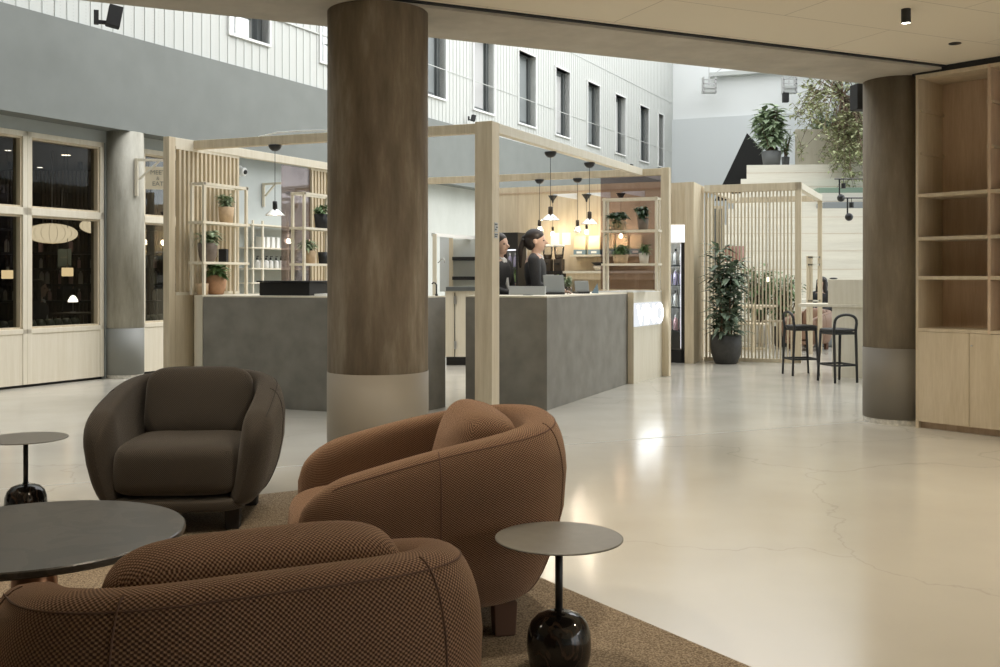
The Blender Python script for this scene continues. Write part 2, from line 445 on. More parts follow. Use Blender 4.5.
# ------------------------------------------------------------------ room shell
bd = Vector((2.19, 1)).normalized(); bn = Vector((-bd.y, bd.x))     # beam direction and its normal (away)
B0 = Vector((0, 6.29))
def beam_pt(s_, w): p = B0+bd*s_+bn*w; return (p.x, p.y)
struct('floor', MB().prism([(-16, -5), (16, -5), (16, 34), (-16, 34)], -.2, 0), 'polished_concrete')
ZU, ZC = 2.845, 2.875
bm_ = MB().prism([beam_pt(-11, 0), beam_pt(7.2, 0), beam_pt(7.2, .70), beam_pt(-11, .70)], ZU, 3.6)
struct('trim_1', bm_, 'beam_concrete')
struct('trim_2', MB().prism([beam_pt(-11, -.03), beam_pt(7.2, -.03), beam_pt(7.2, -.002), beam_pt(-11, -.002)], ZC-.012, 3.0), 'black_matte')
a, b2 = beam_pt(-11, -.03), beam_pt(7.2, -.03)
struct('ceiling', MB().prism([a, b2, (7.5, -5), (-10.5, -5), (-10.5, a[1])], ZC, 3.2), 'ceiling_tiles')
struct('wall_upper', MB().prism([beam_pt(-10, .4), beam_pt(11, .4), beam_pt(11, .7), beam_pt(-10, .7)], 3.6, 9.5), 'plaster_grey')
struct('wall_front', MB().box(-10.5, 7.5, -5.2, -5, 0, 3.2), 'wall_blue_grey')
struct('wall_side', MB().box(-10.7, -10.5, -5, 2.0, 0, 3.2), 'wall_blue_grey')
# joint in the screed, running with the beam
struct('trim_3', MB().prism([beam_pt(-6, .62), beam_pt(6, .62), beam_pt(6, .628), beam_pt(-6, .628)], -.001, .0015), 'tinted_grey')

# left wall (shop fronts below, grey fascia, ribbed white facade above)
Lf = frame((-5.34, 10.68), (.52, 1))
def u_of(x):
    t = (x-500)/1000; return (5.34+10.68*t)/(.461-.887*t)
def uD(D): return (D-10.68)/.887
uE = uD(31.4)
w = MB()
w.box(-9.5, uE, -.4, .27, 2.95, 4.07, Lf)
struct('wall_left', w, 'plaster_grey')
w = MB(); w.box(-9.5, 2.75, -.14, -.02, 2.81, 2.95, Lf); w.box(1.395, 1.94, -.14, -.02, 0, 2.81, Lf)
struct('wall_left_lintel', w, 'wall_blue_grey')
w = MB(); w.box(2.75, 7.4, -.14, 0, 0, 2.95, Lf); struct('wall_left_kiosk', w, 'wall_blue_grey')
w = MB(); w.box(7.42, 11.3, -.14, .0, 0, 2.95, Lf); w.box(11.32, uE, -.14, .0, 0, 2.95, Lf); struct('wall_left_concrete', w, 'concrete_wall')
# facade openings
opens = [(13.20, 13.88), (14.9, 15.6), (17.42, 18.12), (19.05, 19.78), (20.75, 21.48), (22.4, 23.1), (24.05, 24.75), (25.7, 26.35), (27.35, 28.0), (28.75, 29.15)]
ops = [((a_*1.027-10.657)/.887, (b_*1.027-10.657)/.887) for a_, b_ in opens]
ZS, ZT = 4.51, 6.05
w = MB(); w.box(-9.5, uE, -.30, .20, 4.07, ZS, Lf); w.box(-9.5, uE, -.30, .20, ZT, 9.5, Lf)
prev = -9.5
for a_, b_ in ops+[(uE, uE)]:
    w.box(prev, a_, -.30, .20, ZS, ZT, Lf); prev = b_
struct('wall_left_facade', w, 'perforated_white')
w = MB(); u = -9.4
k = 0
while u < uE-.1:
    k += 1
    hit = [o_ for o_ in ops if o_[0]-.05 < u < o_[1]+.05]
    wid = .045 if u < 6.2 else .018
    prt = .208 if u < 6.2 else .207
    if hit:
        w.box(u, u+wid, .19, prt, 4.07, ZS-.03, Lf); w.box(u, u+wid, .19, prt, ZT+.03, 9.5, Lf)
    else: w.box(u, u+wid, .19, prt, 4.07, 9.5, Lf)
    u += .16 if u < 6.2 else .13
struct('trim_4', w, 'facade_white')
w = MB()
for z in (4.9, 5.4, 6.3): w.box(-9.5, 6.2, .195, .225, z, z+.02, Lf)
for z in (5.05, 6.55): w.box(6.2, uE, .195, .21, z, z+.012, Lf)
struct('trim_5', w, 'facade_white')
for i, (a_, b_) in enumerate(ops):
    t = thing('window_%d' % (i+1), None, None, Lf(a_, 0, ZS)); t['kind'] = 'structure'
    m = MB(); m.box(a_-.03, b_+.03, -.2, .235, ZS-.035, ZS, Lf); m.box(a_-.03, b_+.03, -.2, .235, ZT, ZT+.03, Lf)
    m.box(a_-.03, a_, -.2, .235, ZS, ZT, Lf); m.box(b_, b_+.03, -.2, .235, ZS, ZT, Lf)
    m.build('window_reveal', 'white_paint', t)
    m = MB(); f_ = .035
    m.box(a_, b_, .02, .07, ZS, ZS+f_, Lf); m.box(a_, b_, .02, .07, ZT-f_, ZT, Lf); m.box(a_, a_+f_, .02, .07, ZS, ZT, Lf); m.box(b_-.10, b_, .02, .09, ZS, ZT, Lf)
    m.build('window_frame', 'window_frame_dark', t)
    m = MB(); m.box(a_+f_, b_-.1, .03, .04, ZS+f_, ZT-f_, Lf)
    m.build('window_pane', 'clear_glass' if i < 2 else 'window_reflection', t)
    if i < 2:
        m = MB(); m.box(a_+f_+.25, a_+f_+.27, .04, .05, ZS+f_, ZT-f_, Lf); m.build('window_mullion', 'white_paint', t)
    if i >= 2:
        m = MB(); m.box(a_+.12, b_-.16, .04, .052, ZS+.1, ZT-.12, Lf); m.build('window_reflection', 'tinted_grey' if i % 2 else 'window_reflection', t)

# restaurant behind the shop fronts
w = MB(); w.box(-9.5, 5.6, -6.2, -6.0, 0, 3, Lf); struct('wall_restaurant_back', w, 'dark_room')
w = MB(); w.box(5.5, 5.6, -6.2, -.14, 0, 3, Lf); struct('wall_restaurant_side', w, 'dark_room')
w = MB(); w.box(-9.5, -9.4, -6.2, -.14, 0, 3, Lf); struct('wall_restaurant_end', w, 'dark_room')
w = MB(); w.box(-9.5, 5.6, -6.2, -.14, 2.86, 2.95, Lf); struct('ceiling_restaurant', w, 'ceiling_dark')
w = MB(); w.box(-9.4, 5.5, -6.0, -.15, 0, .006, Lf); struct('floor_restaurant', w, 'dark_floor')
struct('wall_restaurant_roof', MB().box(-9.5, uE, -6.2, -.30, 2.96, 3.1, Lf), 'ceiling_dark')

def shopwin(i, u0, u1):
    t = thing('window_%d' % i, None, None, Lf(u0, 0, 0)); t['kind'] = 'structure'
    m = MB(); e = .055
    for z0, z1 in ((2.75, 2.81), (1.89, 1.975), (.585, .64)): m.box(u0, u1, -.14, .0, z0, z1, Lf)
    m.box(u0, u0+e, -.14, .0, .03, 2.81, Lf); m.box(u1-e, u1, -.14, .0, .03, 2.81, Lf)
    m.build('window_frame', 'ash_light', t, bevel=.004)
    m = MB(); i2 = .02
    for z0, z1 in ((.64, 1.89), (1.975, 2.75)):
        m.box(u0+e, u0+e+i2, -.135, -.02, z0, z1, Lf); m.box(u1-e-i2, u1-e, -.135, -.02, z0, z1, Lf)
        m.box(u0+e, u1-e, -.135, -.02, z1-i2, z1, Lf); m.box(u0+e, u1-e, -.135, -.02, z0, z0+i2, Lf)
    m.build('window_bead', 'ash', t)
    m = MB()
    m.box(u0+e, u1-e, -.09, -.082, .66, 1.87, Lf); m.box(u0+e, u1-e, -.09, -.082, 1.995, 2.73, Lf)
    m.build('window_pane', 'dark_glass', t)
    m = MB(); m.box(u0+.004, u1-.004, -.12, -.008, .03, .585, Lf); m.build('window_panel', 'ash_light', t)
    m = MB(); m.box(u0, u1, -.10, -.04, 0, .03, Lf); m.build('window_plinth', 'black_matte', t)
us = u_of(27.5)
wn = 11
def uv_of(x, v):
    t = (x-500)/1000; o_ = Lf(0, v, 0); return (t*o_.y-o_.x)/(.461-t*.887)
for k in range(7):
    b_ = (u_of(104) if k == 0 else us-1.02*(k-1)); a_ = us-1.02*k
    shopwin(wn, a_, b_); wn += 1
shopwin(wn, u_of(141.8), 2.72)

# columns
def column(x, D, r, label, paint, conc, top, band, nm='concrete_column'):
    X = (x-500)/1000*D
    t = thing(nm, label, 'column', (X, D, 0))
    MB().lathe([(r, band), (r, top)], (X, D, 0), 64).build('shaft', conc, t, smooth=True)
    MB().lathe([(r+.003, .045), (r+.003, band)], (X, D, 0), 64).build('painted_base', paint, t, smooth=True)
    MB().lathe([(r-.004, 0), (r-.004, .045)], (X, D, 0), 64).build('kick_ring', 'glass_acrylic', t)
    return t
column(378, 6.22, .311, 'thick brown stained concrete column rising behind the rust coloured armchair', 'column_paint', 'concrete_brown', ZU-.001, .625)
column(896.5, 8.37, .266, 'dark concrete column beside the tall open bookcase', 'column_paint_shaded', 'concrete_olive', ZU-.001, .625)
column(125, 12.08, .218, 'pale grey concrete column between the restaurant windows', 'column_paint_grey', 'concrete_grey', 2.949, .60)

# back wall
Bk = frame((5.16, 30.75), (1, -.40))
w = MB(); w.box(-1, 16, -.5, -.02, 0, 9.5, Bk)
struct('wall_back', w, 'backwall_light')
w = MB(); w.box(-.3, 4.6, -.06, .06, 0, 6.05, Bk); w.box(4.6, 16, -.06, .06, 0, 3.6, Bk); struct('wall_back_panel', w, 'backwall_panel')
w = MB(); w.box(1.3, 16, -.02, .25, 7.25, 7.37, Bk); struct('trim_6', w, 'facade_white')
w = MB(); w.box(9.6, 9.9, 3, 9.8, 0, 9.5); w.box(9.6, 9.9, 23, 30, 0, 9.5); w.box(9.6, 9.9, 9.8, 23, 8.6, 9.5); struct('wall_right', w, 'wall_blue_grey')
t = thing('window_30', None, None, (9.7, 16, 0)); t['kind'] = 'structure'        # glazed flank of the atrium
m = MB(); 
for i in range(8): m.box(9.66, 9.78, 9.8+i*1.875, 9.86+i*1.875, 0, 8.6)
for z in (0, 2.9, 5.8, 8.54): m.box(9.66, 9.78, 9.8, 22.99, z, z+.06)
m.build('window_frame', 'window_frame_dark', t)
MB().box(9.715, 9.725, 9.8, 23, 0, 8.6).build('window_pane', 'clear_glass', t)

# ------------------------------------------------------------------ stepped seating
cosA = Vector((1, -.08)).normalized()
t = thing('stepped_seating', 'pale wooden stepped seating rising behind the slatted screen', 'steps', (6, 18, 0))
zk = [3.63-.36*k for k in range(10)]; zk = [z if z > .1 else .1 for z in zk]
for k in range(10):
    D = 24-.6*k; xl = 5.92-.28*k
    back = 27.0 if k == 0 else 24-.6*(k-1)
    m = MB()
    y0 = lambda x: D-.08*(x-5.92)
    y1 = lambda x: back-.08*(x-5.92)
    z1 = 3.91-.39*k
    if z1 < .12: break
    xb = xl+.247*(back-D); m.prism([(xl, y0(xl)), (9.59, y0(9.59)), (9.59, y1(9.59)), (xb, y1(xb))], 0, z1)
    m.build('tier', 'white_wood', t)
    for zz in (z1-.195,):
        m = MB(); m.prism([(xl, y0(xl)-.004), (9.59, y0(9.59)-.004), (9.59, y0(9.59)+.01), (xl, y0(xl)+.01)], zz, zz+.006); m.build('board_joint', 'oak_shelf', t)
# black side wall of the upper stair
m = MB(); D = 27.2
P = [pt(x, y, D) for x, y in ((715, 200), (747, 133), (763, 150), (763, 200))]
m.add([p for p in P]+[p+Vector((.05, .25, 0)) for p in P], [(0, 3, 2, 1), (4, 5, 6, 7), (0, 1, 5, 4), (1, 2, 6, 5), (2, 3, 7, 6), (3, 0, 4, 7)])
plain('flat_black', (.006, .006, .006), .8)
bs = m.build('stair_side_wall', 'flat_black'); tag(bs, 'black sloping stair side wall beside the stepped seating', 'stair wall')
Dp = 25.2
m = MB(); xl, xr = pt(795, 0, Dp).x, 9.6
m.prism([(xl, Dp), (9.58, Dp), (9.58, Dp+1.2), (xl+.36, Dp+1.2)], 3.911, 4.95)
tag(m.build('planter_box', 'ash_light'), 'tall pale wooden planter box on the top tier behind the tree', 'planter')
# cushions on tiers
def tier_y(k, x): return 24-.6*k-.08*(x-5.92)
m = MB(); x0 = 22.7*.319
m.prism([(x0, tier_y(2, x0)+.02), (9.5, tier_y(2, 9.5)+.02), (9.5, tier_y(2, 9.5)+.56), (x0, tier_y(2, x0)+.56)], 3.131, 3.25)
tag(m.build('seat_cushion', 'sage', bevel=.01), 'long sage green seat pad on an upper wooden tier', 'cushion')
m = MB(); x0 = 22*.326
m.prism([(x0, tier_y(3, x0)+.02), (9.5, tier_y(3, 9.5)+.02), (9.5, tier_y(3, 9.5)+.56), (x0, tier_y(3, x0)+.56)], 2.741, 2.88)
tag(m.build('seat_cushion', 'cushion_grey', bevel=.01), 'long blue grey seat pad one tier below the green one', 'cushion')

# ------------------------------------------------------------------ plants
def pot_plant(name, label, cat, loc, r, h, potmat, kind, ph, leafm, n, group=None, round_=True, ll=.12, lw=.05):
    X, Y, Z = loc
    t = thing(name, label, cat, loc, 0, group)
    prof = [(r*.66, 0), (r*.74, h*.03), (r*.95, h*.35), (r, h*.6), (r, h), (r*.9, h), (r*.88, h*.88)] if round_ else [(r*.82, 0), (r, h), (r*.9, h), (r*.88, h*.88)]
    MB().lathe(prof, loc, 28, cap=True).build('pot', potmat, t, smooth=True)
    MB().lathe([(0.001, h*.875), (r*.89, h*.885)], loc, 20, cap=False).build('soil', 'soil', t)
    st = MB(); lf = MB(); rnd = random.Random(hash(label) % 9999 if False else len(label)*7+n)
    base = Vector(loc)+Vector((0, 0, h*.88))
    if kind == 'bush':
        for i in range(max(4, n//14)):
            a = rnd.uniform(0, 6.28); rr = rnd.uniform(0, r*.5); q = base+Vector((rr*math.cos(a), rr*math.sin(a), 0))
            top = q+Vector((rnd.uniform(-.5, .5)*ph*.55, rnd.uniform(-.5, .5)*ph*.55, ph*rnd.uniform(.6, 1)))
            st.tube([q, (q+top)/2+Vector((rnd.uniform(-.02, .02), 0, 0)), top], [.012*ph/.6, .008*ph/.6, .003], 5)
            for j in range(14):
                f = rnd.uniform(.25, 1); p = q.lerp(top, f); a = rnd.uniform(0, 6.28)
                lf.leaf(p, (math.cos(a), math.sin(a), rnd.uniform(-.5, .7)), ll*rnd.uniform(.7, 1.3), lw*rnd.uniform(.7, 1.2))
    if kind == 'column':
        for i in range(5):
            a = i*1.256; q = base+Vector((.35*r*math.cos(a), .35*r*math.sin(a), 0)); top = q+Vector((.06*math.cos(a), .06*math.sin(a), ph*rnd.uniform(.75, 1)))
            st.tube([q, top], [.012, .005], 6)
            for j in range(n//5):
                f = rnd.uniform(.06, 1); p = q.lerp(top, f); a2 = rnd.uniform(0, 6.28)
                wd = 1.0-.45*f
                lf.leaf(p+Vector((math.cos(a2), math.sin(a2), 0))*rnd.uniform(0, .08)*wd, (math.cos(a2), math.sin(a2), rnd.uniform(-.3, .8)), ll*rnd.uniform(.7, 1.25)*(.6+.4*wd), lw*rnd.uniform(.7, 1.2))
    if kind == 'trail':
        for i in range(n//9):
            a = rnd.uniform(0, 6.28); e = rnd.uniform(.7, 1.5)*r; ln = ph*rnd.uniform(.4, 1.5)
            pts = [base, base+Vector((math.cos(a)*e*.6, math.sin(a)*e*.6, ph*.45)), base+Vector((math.cos(a)*e, math.sin(a)*e, ph*.25)), base+Vector((math.cos(a)*e*1.15, math.sin(a)*e*1.1, ph*.35-ln))]
            if rnd.random() < .6: pts = pts[:3]
            st.tube(pts, .0025, 4)
            for j in range(9):
                f = rnd.uniform(0.2, 1)*(len(pts)-1); k_ = min(int(f), len(pts)-2); p = pts[k_].lerp(pts[k_+1], f-k_); a2 = rnd.uniform(0, 6.28)
                lf.leaf(p, (math.cos(a2), math.sin(a2), rnd.uniform(-.4, .6)), ll*rnd.uniform(.6, 1.2), lw*rnd.uniform(.7, 1.2))
    st.build('stem', 'bark' if ph > .5 else 'leaf', t); lf.build('foliage', leafm, t)
    return t
P0 = fp(726, 363.5)
pot_plant('potted_rubber_plant', 'tall dark leafy plant in a dark floor pot before the slatted screen', 'plant', (P0[0], P0[1], 0), .215, .40, 'pot_dark', 'column', 1.30, 'leaf_grey', 480, ll=.27, lw=.09)
q = pt(771.5, 165, 24.3)
pot_plant('potted_umbrella_plant', 'big pale green plant in a grey pot on the top wooden tier', 'plant', (q.x, q.y, 3.911), .24, .36, 'pot_grey', 'bush', 1.12, 'leaf_pale', 520, ll=.32, lw=.16, round_=False)
q = pt(785.5, 165, 24.9)
pot_plant('potted_shrub', 'small shrub in a slim grey pot behind the big pot on the top tier', 'plant', (q.x, q.y, 3.911), .1, .30, 'pot_grey', 'bush', .75, 'leaf', 120, ll=.16, lw=.06, round_=False)
# tree rooted in the planter box
rnd = random.Random(11)
tc_ = (9.1, 20.6, 0)
tr = thing('indoor_tree', 'airy olive green tree with drooping twigs above the stepped seating', 'tree', (9.0, Dp+.5, 4.951))
st = MB(); lf = MB()
base = Vector((9.0, Dp+.5, 4.95)); crown = base+Vector((-.3, -.3, .9))
st.tube([base, base+Vector((.05, 0, .5)), crown], [.07, .05, .035], 8)
for i in range(46):
    ex = rnd.uniform(793, 872); Dd = rnd.uniform(22.5, 26.2)
    yt = 82+((ex-840)/50)**2*12
    top = pt(ex, rnd.uniform(yt, 150) if ex < 830 else rnd.uniform(yt, 165), Dd)
    if rnd.random() < .3: top = pt(rnd.uniform(835, 880), rnd.uniform(140, 185), rnd.uniform(22, 24.4))
    if top.x > 9.3: top.x = 9.3
    mid = (crown+top)/2+Vector((0, 0, rnd.uniform(.2, .7)))
    st.tube([crown, mid, top], [.025, .014, .004], 5)
    for s_ in range(12):
        p0 = mid.lerp(top, rnd.uniform(.1, 1.05)); tip = p0+Vector((rnd.uniform(-.45, .45), rnd.uniform(-.4, .4), rnd.uniform(-.55, .25)))
        if tip.x > 9.4: tip.x = 9.4
        st.tube([p0, tip], [.006, .003], 4)
        for j in range(7):
            p = p0.lerp(tip, rnd.uniform(0, 1)); a = rnd.uniform(0, 6.28)
            lf.leaf(p, (math.cos(a), math.sin(a), rnd.uniform(-.8, .5)), rnd.uniform(.09, .16), rnd.uniform(.05, .085))
st.build('branches', 'bark', tr); lf.build('foliage', 'leaf_olive', tr)
t = thing('planter_greenery', 'low pale leafy greenery growing in the wooden planter box', 'plant', (8.4, Dp+.5, 4.951))
lf = MB(); st = MB()
for i in range(40):
    q = Vector((rnd.uniform(xl+.7, xl+1.5), Dp+rnd.uniform(.2, .9), 4.94)); top = q+Vector((rnd.uniform(-.2, .2), rnd.uniform(-.2, .2), rnd.uniform(.15, .55)))
    st.tube([q, top], [.008, .003], 4)
    for j in range(9):
        a = rnd.uniform(0, 6.28); lf.leaf(q.lerp(top, rnd.uniform(.3, 1)), (math.cos(a), math.sin(a), rnd.uniform(-.3, .6)), .2, .08)
st.build('stem', 'leaf', t); lf.build('foliage', 'leaf_pale', t)

# ------------------------------------------------------------------ first pergola (kiosk frame)
PZ = 2.55
def P2(x, y, z=PZ):                 # plan point from a pixel on something z high
    D = (z-H)*F/(YH-y); return Vector(((x-500)/1000*D, D))
def prismlist(mb, a_, b_, w_, z0, z1, side=1):
    a_ = Vector(a_); b_ = Vector(b_); d = (b_-a_).normalized(); n = Vector((-d.y, d.x))*w_*side
    mb.prism([tuple(a_), tuple(b_), tuple(b_+n), tuple(a_+n)], z0, z1); return mb
A = Vector((-3.151, 9.52)); dS = Vector((.475, 1)).normalized(); dFr = Vector((1, -.415)).normalized()
A2 = Vector((-1.16, 13.5)); dL = (A2-A).normalized(); nL = Vector((dL.y, -dL.x))
Bp = Vector((-.069, 8.60)); Cp = Vector((2.03, 12.2)); dR = Vector((.47, 1)).normalized(); nR = Vector((dR.y, -dR.x))
per = thing('timber_pergola', 'large pale timber pergola framing the reception and cafe counters', 'pergola', (-.6, 11, 0))
# posts
def post(p, d, w1, w2, z1=PZ, mat='ash', par=per, z0=0):
    n = Vector((d.y, -d.x)); p = Vector(p)          # p = right front corner; d away
    m = MB().prism([tuple(p), tuple(p-n*w1), tuple(p-n*w1+d*w2), tuple(p+d*w2)], z0, z1)
    return m.build('post', mat, par, bevel=.003)
post(A, dL, .075, .085)
post(Bp, dR, .165, .15, PZ+.004)
post(Cp+nR*.03, dR, .10, .10)
post(A2, dL, .08, .08)
FL = A+dL*.32-nL*.0; FR = Bp-nR*.165
def beamp(a_, b_, w_, z0, z1, side, mat='ash', par=per): return prismlist(MB(), a_, b_, w_, z0, z1, side).build('beam', mat, par, bevel=.003)
beamp(A+dL*.085-nL*.075, A2, .075, PZ-.085, PZ, -1, 'ash_light')         # left side; same wood as the front, paler to carry its daylight
beamp(FL, FR+dR*.05, .08, PZ-.085, PZ-.002, 1)                            # front
Rs = Bp+dR*.15; Re = Vector((1.76, 12.34))
beamp(Rs-nR*.075, Re-nR*.075, .075, PZ-.085, PZ, -1, 'ash_light')         # right side; paler wood tone again stands for the light on it
beamp(A2, Vector((2.0, 12.28)), .08, PZ-.085, PZ-.001, 1)                  # back
# slatted screen sections on the left side
m = MB()
def slat(D):
    p = Vector((-3.151+.5*(D-9.52), D)); q = p-nL*.045
    m.prism([tuple(p), tuple(q), tuple(q+dL*.026), tuple(p+dL*.026)], 1.04, PZ-.085)
D = 9.64
while D < 10.38: slat(D); D += .0525
m.build('slat_screen', 'ash', per); m = MB()
D = 11.5
while D < 13.3: slat(D); D += .0525
m.build('slat_screen', 'ash', per)
for a_, b_ in ((9.6, 10.40), (11.48, 13.36)):
    for z0 in (1.035, 2.44):
        m = MB()
        pa = Vector((-3.151+.5*(a_-9.52), a_)); pb = Vector((-3.151+.5*(b_-9.52), b_)); n = nL*-.05
        m.prism([tuple(pa+nL*.003), tuple(pb+nL*.003), tuple(pb+n), tuple(pa+n)], z0, z0+.03); m.build('screen_rail', 'ash_light', per)
m = MB(); pa = A+dL*.085; pb = Vector((-3.151+.5*3.85, 13.37))
m.prism([tuple(pa), tuple(pb), tuple(pb-nL*.05), tuple(pa-nL*.05)], 0, 1.034); m.build('side_panel', 'ash', per)
# brown glass panels hung in the frame
m = MB(); pa = Vector((-3.151+.5*1.5, 11.02)); pb = Vector((-3.151+.5*1.95, 11.47))
m.prism([tuple(pa), tuple(pb), tuple(pb-nL*.012), tuple(pa-nL*.012)], 1.06, 2.45); m.build('glass_panel', 'brown_glass', per)
pa = Vector((1.27, 12.62)); pb = Vector((1.98, 12.33))
m = prismlist(MB(), pa, pb, .012, 1.06, 2.463, 1); m.build('glass_panel', 'brown_glass', per)
# illegible plate on the near post
m = MB(); g = frame((Bp.x, Bp.y), (dR.x, dR.y))
m.box(.045, .11, 0, .004, 1.60, 1.68, g); m.box(.045, .11, 0, .004, 1.545, 1.59, g); m.build('post_plate', 'tinted_grey', per)
for z, u0, u1 in ((1.665, .05, .10), (1.64, .07, .105), (1.62, .05, .085), (1.577, .05, .105), (1.56, .05, .095)): MB().box(u0, u1, .004, .006, z-.006, z+.006, g).build('plate_print', 'window_frame_dark', per)

# ------------------------------------------------------------------ counters
def counter(name, label, poly, z, cap_off=.0, body='counter_stone', cat='counter'):
    t = thing(name, label, cat, (poly[0][0], poly[0][1], 0))
    MB().prism(poly, .0, z-.014).build('body', body, t, bevel=.003)
    MB().prism(poly, z-.014, z).build('worktop', 'ash_light', t)
    return t
ZK = 1.035
cl = thing('reception_counter', 'long dark stone reception counter left of the thick column', 'counter', (-1.8, 9.2, 0))
polyL = [(-2.817, 9.49), (-.827, 8.695), (-.507, 9.324), (-2.40, 10.08), (-2.13, 10.65), (-2.50, 10.82)]
polyL[5] = (-2.55, 10.62); 
polyL = [(-2.817, 9.49), (-.827, 8.695), (-.507, 9.324), (-2.15, 9.98), (-1.42, 11.5), (-2.08, 11.6), (-2.50, 10.74)]
MB().prism(polyL, 0, ZK-.014).build('body', 'counter_stone', cl, bevel=.003)
MB().prism([(p[0], p[1]) for p in polyL], ZK-.014, ZK).build('worktop', 'ash_light', cl)
ep = [(-3.03, 9.72), (-2.905, 9.56), (-2.822, 9.527), (-2.43, 10.7), (-2.55, 10.72)]
ep = [(-3.00, 9.80), (-2.935, 9.62), (-2.825, 9.495), (-2.43, 10.72), (-2.52, 10.76)]
MB().prism(ep, 0, ZK).build('end_panel', 'ash_light', cl)
cr = thing('reception_counter', 'grey stone reception counter with two women standing behind it', 'counter', (.4, 9.2, 0))
C0, C1, C2 = (-.323, 9.36), (.425, 9.05), (1.447, 11.35)
polyR = [C0, C1, C2, (.98, 11.55), (.22, 9.75), (-.08, 9.88)]
MB().prism(polyR, 0, ZK-.014).build('body', 'counter_stone', cr, bevel=.003)
MB().prism(polyR, ZK-.014, ZK).build('worktop', 'ash_light', cr)
# wood-clad service counter continuing it
sv = thing('service_counter', 'white wooden service counter between stone counter and corner post', 'counter', (1.7, 11.8, 0))
Q0, Q1 = fp(627.6, 384), fp(632, 384.0); Q2 = fp(662.5, 376.0)
polyS = [(1.452, 11.36), (1.512, 11.35), Q2, (1.55, 12.45), (1.05, 11.62)]
MB().prism(polyS, 0, ZK+.0).build('body', 'ash_light', sv)
MB().prism([(p[0], p[1]) for p in polyS], ZK, ZK+.012).build('worktop', 'white_paint', sv)
MB().prism([(1.449, 11.335), (1.512, 11.315), (1.516, 11.346), (1.453, 11.357)], 0, ZK).build('corner_strip', 'ash', sv)
# glowing rounded light box fixed on the service counter front
g = frame((1.512, 11.35), (Q2[0]-1.512, Q2[1]-11.35)); Ls = math.hypot(Q2[0]-1.512, Q2[1]-11.35)
t = thing('light_box', 'glowing white light box with tall bright letters on the pale service counter front', 'lamp', g(.4, 0, .77))
m = MB()
pl = []
for i in range(13):
    a_ = -math.pi/2+math.pi*i/12; pl.append((Ls-.16+.10*math.cos(a_), .78+.135*math.sin(a_)))
pl = [(.01, .645)]+pl+[(.01, .915)]
n = len(pl)
m.add([g(u, .001, z) for u, z in pl]+[g(u, .03, z) for u, z in pl], [tuple(range(n)), tuple(range(n, 2*n))[::-1]]+[(i, n+i, n+(i+1) % n, (i+1) % n) for i in range(n)])
m.build('diffuser', 'light_box', t)
cu = bpy.data.curves.new('lettering', 'FONT'); cu.body = 'VINO'; cu.size = 1; cu.offset = .022
me_ = bpy.data.meshes.new_from_object(bpy.data.objects.new('lettering', cu))
xs = [v.co.x for v in me_.vertices]; ys = [v.co.y for v in me_.vertices]
sx_ = (Ls-.10)/(max(xs)-min(xs)); sy_ = .235/(max(ys)-min(ys))
m = MB(); m.add([g(.03+(v.co.x-min(xs))*sx_, .034, .662+(v.co.y-min(ys))*sy_) for v in me_.vertices], [tuple(p.vertices) for p in me_.polygons])
m.build('lettering', 'letter_glow', t)

# ladder shelves standing on the counters
def ladder():
    t = thing('ladder_shelf', None, 'shelf')
    W, Dp_, Ht = .62, .15, 1.09
    for x in (0, W):
        for y in (0, Dp_): MB().box(x-.013, x+.013, y-.013, y+.013, 0, Ht).build('upright', 'ash_light', t)
    for z in (.31, .70, 1.08):
        if z < 1:
            MB().box(-.03, W+.03, -.02, Dp_+.02, z-.012, z+.012).build('shelf_board', 'ash_light', t)
        else:
            m = MB()
            for y in (0, Dp_): m.box(-.02, W+.02, y-.013, y+.013, z-.02, z+.006)
            for x in (0, W): m.box(x-.013, x+.013, 0, Dp_, z-.02, z+.006)
            m.build('top_rail', 'ash_light', t)
    return t
lad = ladder()
angL = math.atan2(.5, 1); rzL = math.pi/2-math.atan2(.47, 1)
S1 = Vector((-2.845, 9.61, ZK+.001)); lad.location = S1; lad.rotation_euler = (0, 0, rzL)
tag(lad, 'open ladder shelf with clay pots at the left end of the counter', 'shelf')
S2 = Vector((-2.17, 10.92, ZK+.001)); 
lad2 = dup(lad, (-2.10, 10.72, ZK+.001), rzL, 'open ladder shelf standing behind the black printer box')
S3 = Vector((1.225, 11.76, ZK+.013))
lad3 = dup(lad, S3, math.atan2(-.40, 1), 'open ladder shelf with trailing plants beside the corner post')
def on_shelf(o, u, v, z):
    r = o.rotation_euler.z; return Vector((o.location.x+u*math.cos(r)-v*math.sin(r), o.location.y+u*math.sin(r)+v*math.cos(r), o.location.z+z))
lad.location.x -= 0
# plants on first shelf
pot_plant('potted_ivy', 'small trailing plant in a tan pot on the upper left shelf', 'plant', on_shelf(lad, .40, .07, .713), .078, .16, 'clay_light', 'bush', .15, 'leaf_pale', 200, ll=.07, lw=.035, round_=False)
pot_plant('potted_plant', 'dark pot with broad leaves on the middle left shelf', 'plant', on_shelf(lad, .12, .06, .323), .09, .18, 'pot_taupe', 'bush', .16, 'leaf_pale', 70, ll=.12, lw=.065)
m = MB(); p = on_shelf(lad, .36, .07, .323); m.box(p.x-.04, p.x+.04, p.y-.04, p.y+.04, p.z, p.z+.13)
tag(m.build('canister', 'black_matte', bevel=.004), 'small black square canister beside the dark pot', 'canister')
pot_plant('potted_plant', 'round clay pot with broad leaves standing on the left counter', 'plant', on_shelf(lad, .25, .07, .001), .098, .19, 'clay', 'bush', .16, 'leaf', 90, ll=.13, lw=.07)
p = on_shelf(lad, .06, .07, .001)
tag(MB().lathe([(.05, 0), (.056, .11), (.05, .11), (.05, .02), (.001, .02)], p, 24).build('clay_pot', 'clay_light', smooth=True), 'small empty tan clay pot beside the round clay pot', 'pot')
